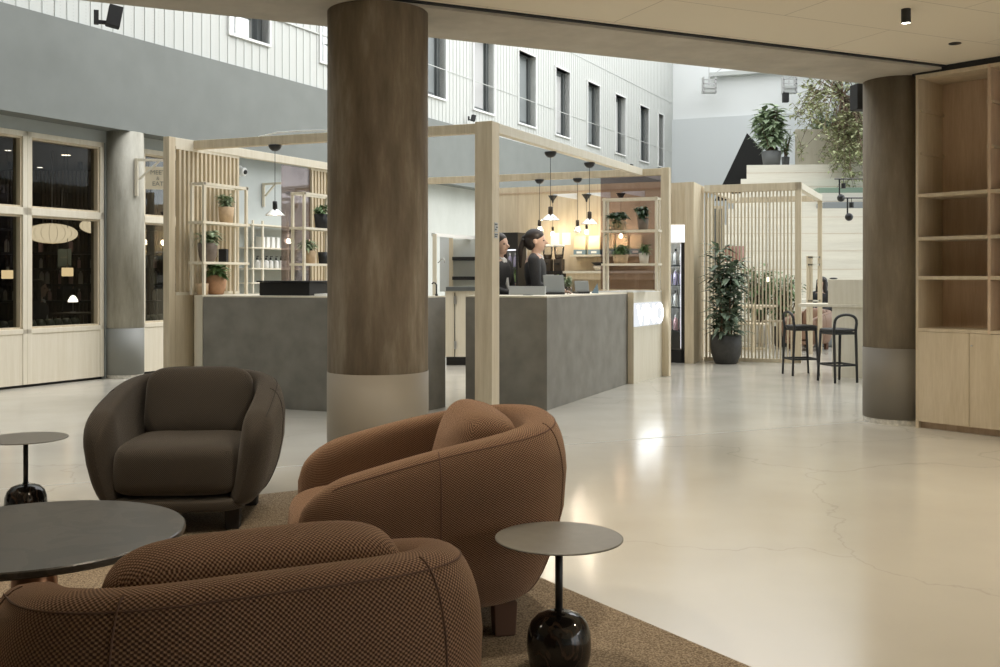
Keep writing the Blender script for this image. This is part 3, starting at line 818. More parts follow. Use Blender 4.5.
# plants on second shelf
pot_plant('potted_plant', 'black pot with white edged leaves on the upper rear shelf', 'plant', on_shelf(lad2, .42, .07, .713), .085, .16, 'black_matte', 'bush', .13, 'leaf', 70, ll=.10, lw=.05, round_=False)
pot_plant('potted_fern', 'tan pot with pale feathery leaves on the lower rear shelf', 'plant', on_shelf(lad2, .2, .07, .323), .07, .14, 'clay_light', 'bush', .15, 'leaf_pale', 110, ll=.12, lw=.03, round_=False)
p = on_shelf(lad2, .45, .07, .323); m = MB(); m.lathe([(.05, 0), (.06, .13), (.05, .13), (.05, .02), (.001, .02)], p, 20)
tag(m.build('canister', 'black_matte', smooth=True), 'small black pot beside the pale feathery plant', 'pot')
# plants on third shelf
pot_plant('potted_ivy', 'tan pot with long trailing stems on the upper right shelf', 'plant', on_shelf(lad3, .16, .07, .713), .075, .11, 'clay_light', 'trail', .22, 'leaf_dark', 260, ll=.08, lw=.045, round_=False)
pot_plant('potted_plant', 'brown pot with dark curly leaves on the upper right shelf', 'plant', on_shelf(lad3, .45, .07, .713), .065, .13, 'pot_taupe', 'bush', .17, 'leaf_dark', 150, ll=.08, lw=.05, round_=False)
pot_plant('potted_succulent', 'wide tan bowl of spiky green leaves on the lower right shelf', 'plant', on_shelf(lad3, .18, .07, .323), .095, .10, 'clay_light', 'bush', .14, 'leaf', 200, ll=.11, lw=.02, round_=False)
pot_plant('potted_succulent', 'small white pot of green leaves on the lower right shelf', 'plant', on_shelf(lad3, .46, .07, .323), .06, .12, 'pot_white', 'bush', .11, 'leaf', 100, ll=.08, lw=.03, round_=False)

# printer box on left counter
p = pt(257, 294, 9.42); q = pt(309, 294, 9.20)
t = thing('document_printer', 'low black box shaped printer on the dark stone counter', 'printer', ((p.x+q.x)/2, 9.4, ZK))
g = frame((p.x, p.y), (q.x-p.x, q.y-p.y)); Lw = math.hypot(q.x-p.x, q.y-p.y)
MB().box(.01, Lw-.01, -.34, -.02, ZK+.001, ZK+.125, g).build('body', 'black', t, bevel=.006)
MB().box(-.01, Lw+.01, -.36, .0, ZK+.126, ZK+.14, g).build('lid', 'black_matte', t, bevel=.004)
m = MB(); m.box(Lw+.02, Lw+.28, -.25, -.06, ZK+.001, ZK+.018, g)
tag(m.build('paper_stack', 'paper_white'), 'flat stack of white paper beside the black printer', 'paper')

# ------------------------------------------------------------------ pendants on the pergola
def dome(t, c, r): MB().lathe([(r, 0), (r*.98, -r*.25), (r*.8, -r*.6), (r*.45, -r*.88), (.002, -r*.95)], c, 24).build('canopy', 'black', t, smooth=True)
def pendant(label, x, ydome, ylamp, D, wide, group, zt=PZ-.085):
    X = (x-500)/1000*D; zl = H-(ylamp-YH)/1000*D
    t = thing('pendant_lamp', label, 'lamp', (X, D, zt), 0, group)
    dome(t, (X, D, zt), .062 if D < 12 else .06)
    MB().tube([(X, D, zt-.05), (X, D, zl)], .003, 6).build('cord', 'black', t)
    MB().lathe([(.012, .0), (.023, -.005), (.023, -.085), (.001, -.085)], (X, D, zl), 16).build('socket', 'dark_frame_wood' if D > 9.6 else 'black', t, smooth=True)
    if wide: pr = [(.02, -.075), (.045, -.09), (.095, -.135), (.098, -.137), (.094, -.137), (.043, -.094), (.018, -.08)]
    else: pr = [(.026, -.08), (.04, -.11), (.052, -.16), (.05, -.16), (.038, -.112), (.022, -.083)]
    MB().lathe(pr, (X, D, zl), 24, cap=False).build('shade', 'shade_glass', t, smooth=True)
    MB().lathe([(.001, -.086), (.022, -.095), (.03, -.115), (.02, -.133), (.001, -.137)], (X, D, zl), 14).build('bulb', 'lamp_glow', t, smooth=True)
    light('POINT', 'pendant_light', (X, D, zl-.19), 2.0, (1, .85, .65), .04, parent=t)
pendant('small cone pendant hanging above the black printer', 275, 145, 201, 9.50, True, None, PZ-.087)
pendant('cone pendant on the side beam, left one nearest the post', 550.5, 152, 206.5, 10.03, True, None)
pendant('cone pendant on the side beam, right of the other cone pendant', 589.5, 163, 211.5, 10.97, True, None)
pendant('bell shaped pendant on the back beam above the woman', 539.5, 180, 220, 12.84, False, None)
pendant('bell shaped pendant on the back beam left of tinted glass', 577.5, 179, 220, 12.70, False, None)

# ------------------------------------------------------------------ cafe back wall, fridge block
Wf = frame((-.30, 15.13), (2.56, -1.14))
WL = math.hypot(2.56, 1.14)
m = MB(); m.box(0, WL+.02, -.12, 0, 0, PZ, Wf); struct('wall_cafe', m, 'birch_wall')
m = MB()
for u in (.62, 1.24, 1.86, 2.48): m.box(u, u+.006, 0, .003, 0, PZ, Wf)
m.box(0, WL, 0, .012, PZ-.10, PZ-.085, Wf)
struct('trim_7', m, 'oak_shelf')
# tall wood block around fridge
fb = thing('fridge_cabinet', 'tall pale wooden cabinet enclosing the glass door fridge', 'cabinet', (2.6, 14.2, 0))
K = Vector((2.72, 14.03)); dC = Vector((.40, 1)).normalized(); nC = Vector((-1, .415)).normalized()
def kp(a_, b_): p = K+nC*a_+dC*b_; return (p.x, p.y)
MB().prism([kp(0, 0), kp(.13, 0), kp(.13, .8), kp(0, .8)], 0, PZ).build('side_panel', 'ash', fb, bevel=.003)
MB().prism([kp(.13, .03), kp(1.0, .03), kp(1.0, .8), kp(.13, .8)], 1.96, PZ-.001).build('top_panel', 'ash', fb)
MB().prism([kp(.96, .03), kp(1.0, .03), kp(1.0, .8), kp(.96, .8)], 0, 1.96).build('side_panel', 'ash', fb)
fr = thing('display_fridge', 'black glass door drinks fridge with glowing white header', 'fridge', (kp(.4, .3)[0], kp(.4, .3)[1], 0))
def fbx(a0, a1, b0, b1, z0, z1): return MB().prism([kp(a0, b0), kp(a1, b0), kp(a1, b1), kp(a0, b1)], z0, z1)
m = fbx(.14, .19, .04, .1, .0, 1.70); m.prism([kp(.14, .04), kp(.93, .04), kp(.93, .1), kp(.14, .1)], 0, .18)
m.prism([kp(.90, .04), kp(.95, .04), kp(.95, .1), kp(.90, .1)], 0, 1.70); m.build('door_frame', 'black', fr)
fbx(.14, .95, .7, .75, 0, 1.95).build('back_panel', 'paper_white', fr)
fbx(.14, .95, .05, .12, 1.71, 1.95).build('header', 'cool_strip', fr)
fbx(.195, .21, .10, .12, .2, 1.68).build('led_strip', 'cool_strip', fr)
fbx(.2, .9, .055, .065, .2, 1.69).build('glass_door', 'clear_glass', fr)
for z in (.45, .78, 1.10, 1.38): fbx(.17, .92, .15, .6, z-.012, z).build('fridge_shelf', 'window_frame_dark', fr)
for zl_ in (.66, .98, 1.27, 1.58): light('POINT', 'fridge_light', Vector((*kp(.45, .12), zl_)), 1.6, (.95, .97, 1), .05, parent=fr)
rb = random.Random(3)
def bottle_proto(h, r, bodym, capm, capname='cap'):
    t = thing('bottle', None, 'bottle')
    MB().lathe([(r*.95, 0), (r, h*.03), (r, h*.62), (r*.85, h*.7), (r*.35, h*.78), (r*.35, h*.84), (.0005, h*.84)], (0, 0, 0), 12).build('body', bodym, t, smooth=True)
    MB().lathe([(r*.4, h*.84), (r*.4, h), (.0005, h)], (0, 0, 0), 10).build(capname, capm, t)
    return t
protos = {k_: bottle_proto(*v) for k_, v in {'white': (.24, .034, 'bottle_white', 'label_black'), 'lilac': (.24, .034, 'bottle_lilac', 'paper_white'), 'green': (.23, .032, 'bottle_green', 'bottle_green'), 'pink': (.22, .033, 'bottle_pink', 'paper_white'), 'dark': (.26, .035, 'bottle_dark', 'clay')}.items()}
used = set()
def bottle(kind, loc, label, group, s_=1):
    o = protos[kind]
    if kind in used: o = copy_tree(o)
    used.add(kind); o.location = loc; o.scale = (s_, s_, s_); tag(o, label, None, group); return o
rows = [(1.10+.001, 'lilac', 'lilac bottle on the top lit shelf of the fridge'), (.78+.001, 'white', 'white bottle on the middle shelf of the fridge'), (.45+.001, 'pink', 'pink bottle on the low shelf of the fridge'), (1.38+.001, 'white', 'white bottle on the highest shelf of the fridge')]
for z, kd, lb in rows:
    for i in range(8):
        p = kp(.22+i*.088, .24); bottle(kd, (p[0], p[1], z), lb, lb.replace('bottle', 'bottles'))
# left cooler behind the women
g = Wf
cs = thing('bottle_cooler', 'open cooler with black header and bottles behind the women', 'cooler', Wf(.5, .3, 0))
g = lambda u, v, z: Wf(u+.16, v, z)
m = MB(); m.box(.02, .62, .02, .06, 0, 1.85, g); m.build('back_panel', 'tinted_grey', cs)
m = MB(); m.box(.02, .62, .06, .38, 1.62, 1.86, g); m.build('header', 'black', cs)
m = MB(); m.box(.02, .05, .06, .38, 0, 1.62, g); m.box(.59, .62, .06, .38, 0, 1.62, g); m.build('side_panel', 'black', cs)
for z in (.95, 1.14, 1.36):
    m = MB(); m.box(.05, .59, .06, .36, z-.015, z, g); m.build('cooler_shelf', 'window_frame_dark', cs)
m = MB(); m.box(.05, .59, .30, .34, 1.60, 1.615, g); m.build('light_strip', 'cool_strip', cs)
for z, kd, lb, s_ in ((1.361, 'lilac', 'lilac bottle on the top shelf of the cooler behind the women', .85), (1.141, 'green', 'green bottle on the middle shelf of the cooler behind the women', .8), (.951, 'dark', 'dark bottle on the lowest shelf of the cooler behind the women', .65)):
    for i in range(6):
        bottle(kd, Wf(.26+.085*i, .25, z), lb, lb.replace('a ', '').replace('bottle on', 'bottles on'), s_)
# shelf and coffee bags
def wu(x):      # distance along the cafe wall for a picture column
    t_ = (x-500)/1000; o0 = Wf(0, .15, 0); d = Vector((2.56, -1.14)).normalized()
    return (t_*o0.y-o0.x)/(d.x-t_*d.y)
m = MB(); m.box(wu(572), wu(648), .0, .24, 1.505, 1.53, Wf); tag(m.build('wall_shelf', 'ash_light'), 'upper wooden wall shelf carrying the coffee bags', 'shelf')
t = thing('wall_bench', 'deep wooden wall bench below the coffee bag shelf', 'shelf', Wf(wu(600), .2, 1.3))
m = MB(); m.box(wu(570), wu(660), .0, .45, 1.265, 1.30, Wf); m.build('bench_top', 'ash_light', t)
m = MB(); m.box(wu(572), wu(658), .0, .40, 1.18, 1.265, Wf); m.build('apron', 'birch_wall', t)
bagp = None
for i, x in enumerate((580, 594.5, 608.5, 622, 636)):
    u = wu(x)
    if bagp is None:
        bagp = thing('coffee_bag', None, 'bag')
        m = MB(); a_ = .085
        m.add([(-a_, -.045, 0), (a_, -.045, 0), (a_, .045, 0), (-a_, .045, 0), (-a_, -.05, .1), (a_, -.05, .1), (a_, .05, .1), (-a_, .05, .1), (-a_*.93, -.01, .27), (a_*.93, -.01, .27), (a_*.93, .01, .27), (-a_*.93, .01, .27)],
              [(3, 2, 1, 0), (0, 1, 5, 4), (1, 2, 6, 5), (2, 3, 7, 6), (3, 0, 4, 7), (4, 5, 9, 8), (5, 6, 10, 9), (6, 7, 11, 10), (7, 4, 8, 11), (8, 9, 10, 11)])
        m.build('bag_body', 'coffee_bag', bagp)
        m = MB(); m.box(-.087, .087, -.053, .053, .004, .075); m.build('printed_band', 'bag_blue', bagp)
        m = MB(); m.box(-.04, .04, -.056, -.0525, .02, .05); m.build('label', 'paper_white', bagp)
        o = bagp
    else: o = copy_tree(bagp)
    o.location = Wf(u, .13, 1.531); o.rotation_euler = (0, 0, math.atan2(-1.14, 2.56))
    tag(o, ['cream coffee bag with blue foot, first from the left on the shelf', 'brightly lit coffee bag directly under the wall lamp bulb', 'coffee bag with blue foot just left of the tinted glass', 'coffee bag behind tinted glass below the trailing plant', 'coffee bag behind tinted glass, last on the right'][i], None, 'coffee bags on the wall shelf')
# wall lamps: white triangular arm, inverted cone canopy, cord, bulb
for i, (x, yb) in enumerate(((556.5, 234), (590, 232), (624, 236))):
    u = wu(x); 
    p = Wf(u, .30, 2.36); zb = H-(yb-YH)/1000*p.y
    t = thing('wall_lamp', ['bare bulb wall lamp shining above the coffee grinders', 'bare bulb wall lamp shining over the coffee bags', 'bare bulb wall lamp behind the tinted glass panel'][i], 'lamp', p)
    m = MB(); q0 = Wf(u, .0, 2.39); q1 = Wf(u+.20, .30, 2.40)
    m.hexa([Wf(u, .30, 2.385), Wf(u+.24, 0, 2.34), Wf(u+.26, 0, 2.34), Wf(u+.02, .30, 2.385)], [Wf(u, .30, 2.40), Wf(u+.24, 0, 2.43), Wf(u+.26, 0, 2.43), Wf(u+.02, .30, 2.40)])
    m.build('arm', 'white_paint', t)
    MB().lathe([(.07, 0), (.055, -.02), (.02, -.07), (.008, -.11), (.001, -.11)], p+Vector((0, 0, .02)), 20).build('canopy', 'black', t, smooth=True)
    MB().tube([p-Vector((0, 0, .08)), Vector((p.x, p.y, zb+.10))], .003, 6).build('cord', 'black', t)
    MB().lathe([(.018, .10), (.018, .045), (.001, .045)], (p.x, p.y, zb), 12).build('socket', 'black', t)
    MB().sell((p.x, p.y, zb), (.024, .024, .030), 1, 1, 16, 10).build('bulb', 'bulb', t, smooth=True)
    light('POINT', 'bulb_light', (p.x, p.y, zb), 3.0 if i < 2 else 1.2, (1, .80, .52), .05, parent=t)
# coffee grinders
gp = None
for i, x in enumerate((551.5, 562.8)):
    if gp is None:
        gp = thing('coffee_grinder', None, 'grinder')
        MB().box(-.06, .06, -.07, .07, 0, .17).build('body', 'dark_frame_wood', gp, bevel=.006)
        MB().lathe([(.05, .17), (.062, .19), (.075, .33), (.075, .35)], (0, 0, 0), 20).build('hopper', 'jar_glass', gp, smooth=True)
        MB().lathe([(.03, .172), (.055, .19), (.062, .235), (.001, .235)], (0, 0, 0), 20).build('beans', 'bark', gp)
        MB().lathe([(.08, .35), (.08, .372), (.001, .38)], (0, 0, 0), 20).build('lid', 'white_paint', gp)
        MB().box(-.03, .03, -.11, -.07, .09, .11).build('spout', 'black', gp)
        o = gp
    else: o = copy_tree(gp)
    o.location = Wf(wu(x), .30, 1.30); o.rotation_euler = (0, 0, math.atan2(-1.14, 2.56))
    tag(o, ['coffee grinder with glass hopper, left of the pair', 'coffee grinder with glass hopper, right of the pair'][i], None)
t = thing('coffee_machine', 'dark coffee machine with lit front under the grinders', 'coffee machine', Wf(wu(555), .3, 1))
m = MB(); m.box(wu(543), wu(570), .1, .48, 1.27, 1.299, Wf); m.build('top_tray', 'black', t)
m = MB(); m.box(wu(545), wu(567), .12, .40, .95, 1.27, Wf); m.build('body', 'black', t)
m = MB(); m.box(wu(547), wu(560), .40, .415, 1.12, 1.25, Wf); m.build('front_panel', 'device_silver', t)
m = MB(); m.box(wu(563.5), wu(565.3), .40, .42, 1.05, 1.25, Wf); m.build('status_light', 'bottle_green', t)
m = MB(); m.box(wu(540), wu(575), .01, .5, 0, .95, Wf); tag(m.build('machine_cabinet', 'birch_wall'), 'wooden cabinet under the coffee machine behind the counter', 'cabinet')
# paper bag sheets above grinders
for i, x in enumerate((551.3, 563)):
    m = MB(); u = wu(x); m.box(u-.065, u+.065, .0, .008, 1.68, 1.86, Wf)
    tag(m.build('menu_sheet', 'paper_white'), ['blank pale sheet on the wall above the left grinder', 'blank pale sheet on the wall above the right grinder'][i], 'sheet')
# pan stack on bench
t = thing('serving_bowl', 'dark bowl with pale stack on the wooden wall bench', 'bowl', Wf(wu(601), .22, 1.301))
c = Wf(wu(601), .22, 1.301)
MB().lathe([(.05, 0), (.09, .05), (.10, .07), (.001, .07)], c, 20).build('lower_bowl', 'pot_white', t, smooth=True)
MB().lathe([(.06, .07), (.12, .12), (.11, .12), (.05, .085), (.001, .085)], c, 20).build('upper_bowl', 'black', t, smooth=True)

# ------------------------------------------------------------------ devices on right counter
def device(label, x, y0, y1, wpx, D, rz, tilt=-.25, mat='device_grey', cat='screen', nm='payment_terminal'):
    c = pt(x, y1, D); Wd = wpx/1000*D; Ht = (y1-y0)/1000*D
    t = thing(nm, label, cat, (c.x, c.y, ZK+.001), rz)
    mt = Matrix.Rotation(tilt, 4, 'X')
    m = MB(); m.box(-Wd/2, Wd/2, -.008, .008, .02, Ht); m.v = [mt @ p for p in m.v]; m.v = [worldmat(t) @ p for p in m.v]; m.build('display_back', mat, t, bevel=.004)
    m = MB(); m.box(-Wd/2+.008, Wd/2-.008, .0081, .010, .03, Ht-.01); m.v = [worldmat(t) @ (mt @ p) for p in m.v]; m.build('screen', 'screen_dark', t)
    m = MB(); m.box(-Wd*.4, Wd*.4, -.05, .12, 0, .022); m.v = [worldmat(t) @ p for p in m.v]; m.build('foot', 'black', t, bevel=.004)
    return t
device('larger grey tilted till screen beside the standing woman', 555, 273, 293, 22, 9.95, .35)
device('smaller grey tilted till screen right of the flowers', 582.5, 279, 292, 15, 10.55, .35)
t = thing('desktop_monitor', 'low silver monitor back on the counter before the women', 'monitor', pt(524, 294, 9.45))
c0 = pt(508, 294, 9.50); c1 = pt(544, 294, 9.36); g = frame((c0.x, c0.y), (c1.x-c0.x, c1.y-c0.y)); Lm = math.hypot(c1.x-c0.x, c1.y-c0.y)
m = MB(); n = 12
for i in range(n):
    a0, a1 = i/n, (i+1)/n; h0 = .012*(2*a0-1)**2; h1 = .012*(2*a1-1)**2
    m.hexa([g(Lm*a0, -.03+h0, ZK+.006), g(Lm*a1, -.03+h1, ZK+.006), g(Lm*a1, -.05, ZK+.006), g(Lm*a0, -.05, ZK+.006)], [g(Lm*a0, -.045+h0, ZK+.088), g(Lm*a1, -.045+h1, ZK+.088), g(Lm*a1, -.06, ZK+.088), g(Lm*a0, -.06, ZK+.088)])
m.build('casing', 'device_silver', t)
m = MB(); m.box(Lm*.4, Lm*.6, -.10, -.02, ZK+.001, ZK+.008, g); m.build('stand', 'device_grey', t)
pot_plant('flower_vase', 'small vase of pale flowers between the two till screens', 'plant', (pt(569, 293, 10.2).x, 10.2, ZK+.001), .03, .07, 'jar_glass', 'bush', .12, 'leaf_pale', 120, ll=.045, lw=.022)
t = thing('card_stand', 'folded blue card standing on the grey counter', 'card', (pt(596, 292, 10.75).x, 10.75, ZK+.001))
m = MB(); c = pt(596, 292, 10.75); m.add([(c.x-.05, 10.75, ZK+.001), (c.x+.02, 10.70, ZK+.001), (c.x+.03, 10.76, ZK+.001), (c.x+.015, 10.74, ZK+.11)], [(0, 1, 3), (1, 2, 3), (2, 0, 3), (0, 2, 1)]); m.build('card', 'bag_blue', t)
m = MB(); m.box(0, .32, -.2, 0, ZK+.013, ZK+.024, frame((1.45, 11.42), (1, .3)))
tag(m.build('tray', 'paper_white'), 'flat white tray on the service counter by the shelf', 'tray')

# ------------------------------------------------------------------ people
def capsule(m, a_, b_, r0, r1, n=12):
    a_, b_ = Vector(a_), Vector(b_); d = b_-a_
    pts = []; rs = []
    u = d.normalized() if d.length > 1e-6 else Vector((0, 0, 1))
    for k_ in range(4):
        th = math.pi/2*(1-k_/4); pts.append(a_-u*r0*math.sin(th)); rs.append(max(r0*math.cos(th), .0008))
    pts += [a_, b_]; rs += [r0, r1]
    for k_ in range(1, 5):
        th = math.pi/2*k_/4; pts.append(b_+u*r1*math.sin(th)); rs.append(max(r1*math.cos(th), .0008))
    m.tube(pts, rs, n)
def person(label, loc, rz, sc_=1.0, look=0, pony=True, seated=False, hands=None):
    """local: faces +X, stands at origin"""
    t = thing('person', label, 'person', loc, rz); t.scale = (sc_,)*3
    hz = 0 if not seated else -.42
    Wm = worldmat(t)
    def done(m, name, mat, **k_):
        m.v = [Wm @ p for p in m.v]; return m.build(name, mat, t, **k_)
    b = MB()
    hip, wst, chs, nk, hd = (0, 0, .90+hz), (0.01, 0, 1.08+hz), (0, 0, 1.28+hz), (.0, 0, 1.43+hz), (.035, 0, 1.57+hz)
    b.sell(hip, (.115, .165, .13), .9, .9, 24, 14); b.sell(wst, (.095, .125, .16), .9, .9, 24, 14); b.sell(chs, (.11, .165, .18), .9, .85, 24, 14)
    capsule(b, (0, 0, 1.38+hz), (.018, 0, 1.50+hz), .052, .048)
    # head: skull, face, jaw, nose, brow, lips, ears
    hm = MB()
    cz = 1.585+hz
    hm.sell((.012, 0, cz+.02), (.095, .075, .095), 1, 1, 24, 16)
    hm.sell((.045, 0, cz-.035), (.062, .056, .082), 1, .95, 24, 16)
    hm.sell((.072, 0, cz-.088), (.026, .03, .022), 1, 1, 14, 10)
    capsule(hm, (.098, 0, cz+.012), (.126, 0, cz-.024), .011, .015, 8)
    capsule(hm, (.094, -.018, cz-.056), (.094, .018, cz-.056), .010, .010, 8)
    capsule(hm, (.090, -.035, cz+.022), (.090, .035, cz+.022), .012, .012, 8)
    for s_ in (-1, 1): hm.sell((.005, s_*.078, cz-.01), (.018, .008, .03), 1, 1, 12, 8)
    b.add(hm.v, hm.f)
    # arms
    for s_ in (-1, 1):
        sh = Vector((0, s_*.175, 1.385+hz)); el = Vector((.03, s_*.22, 1.12+hz)); wr = Vector((.24, s_*.13, 1.07+hz))
        capsule(b, sh, el, .048, .038); capsule(b, el, wr, .036, .026)
        pm = wr+Vector((.055, -s_*.012, -.005))
        capsule(b, wr, pm, .024, .03)
        for k_, (dy, ln) in enumerate(((-.024, .062), (-.008, .072), (.008, .068), (.024, .054))):
            q0 = pm+Vector((.02, dy, 0)); q1 = q0+Vector((ln*.5, 0, -.004)); q2 = q1+Vector((ln*.42, 0, -.018))
            capsule(b, q0, q1, .0088, .0082, 8); capsule(b, q1, q2, .0082, .007, 8)
        q0 = wr+Vector((.03, -s_*.022, 0)); q1 = q0+Vector((.035, -s_*.028, 0)); capsule(b, q0, q1, .010, .009, 8); capsule(b, q1, q1+Vector((.024, -s_*.004, -.008)), .009, .0075, 8)
    # legs
    for s_ in (-1, 1):
        if not seated:
            h0 = (0, s_*.085, .88); k0 = (.015, s_*.09, .50); a0 = (-.01, s_*.09, .09)
        else:
            h0 = (0, s_*.085, .46); k0 = (.43, s_*.10, .47); a0 = (.42, s_*.10, .09)
        capsule(b, h0, k0, .085, .055); capsule(b, k0, a0, .052, .036); capsule(b, (a0[0]+.0, a0[1], .05), (a0[0]+.14, a0[1], .035), .04, .032)
    done(b, 'body', 'skin', remesh=.009)
    j = MB()
    j.sell((0, 0, .93+hz), (.125, .175, .12), .8, .9, 24, 14); j.sell(wst, (.105, .138, .2), .9, .9, 24, 14); j.sell((.004, 0, 1.27+hz), (.116, .175, .172), .85, .85, 24, 14)
    for s_ in (-1, 1):
        capsule(j, (0, s_*.165, 1.375+hz), (.03, s_*.222, 1.12+hz), .066, .052); capsule(j, (.03, s_*.222, 1.12+hz), (.215, s_*.14, 1.072+hz), .050, .038)
        capsule(j, (-.01, s_*.09, 1.415+hz), (-.01, s_*.15, 1.395+hz), .045, .05)
    done(j, 'jacket', 'suit', remesh=.011)
    tr_ = MB()
    for s_ in (-1, 1):
        if not seated: capsule(tr_, (0, s_*.085, .86), (.015, s_*.09, .50), .10, .072); capsule(tr_, (.015, s_*.09, .50), (-.01, s_*.09, .10), .07, .06)
        else: capsule(tr_, (0, s_*.085, .48), (.43, s_*.1, .48), .10, .072); capsule(tr_, (.43, s_*.1, .48), (.42, s_*.1, .12), .07, .06)
    done(tr_, 'trousers', 'suit', remesh=.012)
    for s_ in (-1, 1):
        e_ = MB(); e_.sell((.092, s_*.031, cz+.002), (.012, .013, .007), 1, 1, 12, 8); done(e_, 'eye', 'label_black', smooth=True)
    l_ = MB(); l_.sell((.104, 0, cz-.056), (.009, .022, .007), 1, 1, 14, 8); done(l_, 'lips', 'clay', smooth=True)
    sh_ = MB(); sh_.hexa([(.105, -.015, 1.10+hz), (.105, .015, 1.10+hz), (.14, .012, 1.10+hz), (.14, -.012, 1.10+hz)], [(.03, -.062, 1.46+hz), (.03, .062, 1.46+hz), (.085, .045, 1.43+hz), (.085, -.045, 1.43+hz)])
    done(sh_, 'shirt', 'shirt', bevel=.01)
    h = MB()
    h.sell((-.004, 0, cz+.045), (.103, .086, .083), 1, 1, 24, 14); h.sell((-.04, 0, cz-.01), (.07, .082, .09), 1, 1, 24, 14)
    if pony:
        h.sell((-.112, 0, cz+.03), (.028, .03, .03), 1, 1, 12, 8)
        capsule(h, (-.115, 0, cz+.02), (-.15, 0, cz-.10), .026, .032); capsule(h, (-.15, 0, cz-.10), (-.15, 0, cz-.27), .032, .014)
    else:
        for s_ in (-1, 1): capsule(h, (.02, s_*.075, cz+.05), (.03, s_*.085, cz-.17), .032, .034); capsule(h, (.02, s_*.085, cz-.17), (.05, s_*.09, cz-.26), .03, .012)
        capsule(h, (-.06, 0, cz), (-.07, 0, cz-.2), .07, .05)
    done(h, 'hair', 'hair', remesh=.008)
    if pony:
        rb_ = MB(); rb_.sell((-.118, 0, cz+.012), (.02, .045, .016), 1, 1, 12, 8); done(rb_, 'hair_ribbon', 'label_black')
    return t
person('person with dark ponytail in a dark suit jacket facing right behind the counter', (.36, 10.35, 0), R(-5), 1.0)
person('person with loose dark hair in a dark jacket, half hidden by the post', (-.02, 10.25, 0), R(-30), .975, pony=False)

# ------------------------------------------------------------------ kiosk back corner, seen through the left pergola
# bottle shelf on the blue grey wall
g = Lf; u0, u1 = uv_of(252, .25), uv_of(311, .25)
bs_ = thing('bottle_shelf', 'thin wooden shelf rack of white bottles on the blue grey wall', 'shelf', Lf(u0, .2, 0))
for u in (u0, u0+.2, u1-.02, (u0+u1)/2+.1):
    m = MB(); m.box(u, u+.025, .24, .265, 0, 2.0, g); m.build('upright', 'ash_light', bs_)
zs_ = (1.14, 1.34, 1.63)
for z in zs_+(1.95,):
    m = MB(); m.box(u0-.03, u1+.03, .02, .27, z-.02, z, g); m.build('shelf_board', 'ash_light', bs_)
for i, x in enumerate((263.5, 268.5, 273.5, 278.5)):
    u = uv_of(x, .2); m = MB(); m.box(u-.03, u+.03, .08, .2, 1.631, 1.631+.15, g)
    tag(m.build('product_box', 'paper_white', bevel=.003), ['white product box, first from the left on the rack', 'white product box, second from the left on the rack', 'white product box, third from the left on the rack', 'white product box, last on the right on the rack'][i], 'box', 'white product boxes on the wall rack')
pb = None
for i, x in enumerate((257, 261.5, 266, 270.5, 276, 280.5, 285, 291, 297)):
    if pb is None:
        pb = thing('pump_bottle', None, 'bottle')
        MB().lathe([(.036, 0), (.037, .005), (.037, .09), (.028, .105), (.012, .115), (.0005, .115)], (0, 0, 0), 16).build('body', 'bottle_white', pb, smooth=True)
        MB().lathe([(.013, .115), (.013, .145), (.004, .147), (.004, .165), (.0005, .165)], (0, 0, 0), 12).build('pump', 'label_black', pb)
        MB().box(-.008, .03, -.006, .006, .16, .17).build('nozzle', 'label_black', pb)
        o = pb
    else: o = copy_tree(pb)
    o.location = Lf(uv_of(x, .16), .16, 1.341)
    tag(o, 'white pump bottle with black pump on the rack below the boxes', None, 'white pump bottles on the wall rack')
# brackets on walls
def bracket(label, p, d, L_, Hh, mat='ash_light'):
    p = Vector(p); d = Vector(d).normalized()
    t = thing('wall_bracket', label, 'bracket', p)
    MB().bar(p, p-Vector((0, 0, Hh)), .035).build('upright', mat, t)
    MB().bar(p-Vector((0, 0, .017)), p+d*L_-Vector((0, 0, .017)), .03).build('arm', mat, t)
    MB().bar(p+d*.03-Vector((0, 0, Hh*.55)), p+d*L_*.62-Vector((0, 0, .03)), .022).build('brace', mat, t)
    return t
nW = (Lf(0, 1, 0)-Lf(0, 0, 0)).normalized()
q = Lf(u_of(262.5), .02, 0); bracket('pale wooden bracket on the blue grey wall above the rack', (q.x, q.y, H-(183-YH)/1000*q.y), nW, .33, .34)
q = Lf(u_of(296)*1.0, .02, 0); bracket('pale wooden bracket seen through the left brown glass panel', (q.x, q.y, H-(188-YH)/1000*q.y), nW, .33, .30)
cX = (125-500)/1000*12.08
pb_ = Vector((cX+.19, 12.08-.14, H-(158-YH)/1000*11.9))
br = bracket('wooden bracket on the pale grey column holding the hanging sign', pb_, (1, .15, 0), .42, .45)
# hanging sign
sp = Vector((pb_.x+.09, pb_.y+.015, 0)); gS = frame((sp.x, sp.y), (1, .15))
t = thing('hanging_sign', 'beige hanging sign board with thin grey lettering beside the column', 'sign', (sp.x, sp.y, 2.4))
ztop = H-(166.7-YH)/1000*sp.y; zbot = H-(189.3-YH)/1000*sp.y
m = MB(); m.box(.01, .30, -.006, .006, zbot, ztop, gS); m.build('board', 'sign_board', t)
m = MB()
for u in (.06, .25): m.tube([gS(u, 0, ztop), gS(u, 0, pb_.z-.03)], .003, 6)
m.build('hanger', 'steel', t)
def text(body, parent, origin, gfr, size, mat, vo=-.008, flip=1):
    cu = bpy.data.curves.new('lettering', 'FONT'); cu.body = body; cu.size = size; cu.align_x = 'CENTER'; cu.extrude = .0005
    o = bpy.data.objects.new('lettering', cu)
    me = bpy.data.meshes.new_from_object(o)
    u0_, z0_ = origin
    me2 = MB(); me2.add([gfr(u0_+v.co.x, vo, z0_+v.co.y) for v in me.vertices], [tuple(p.vertices) for p in me.polygons])
    return me2.build('lettering', mat, parent)
Hs = ztop-zbot
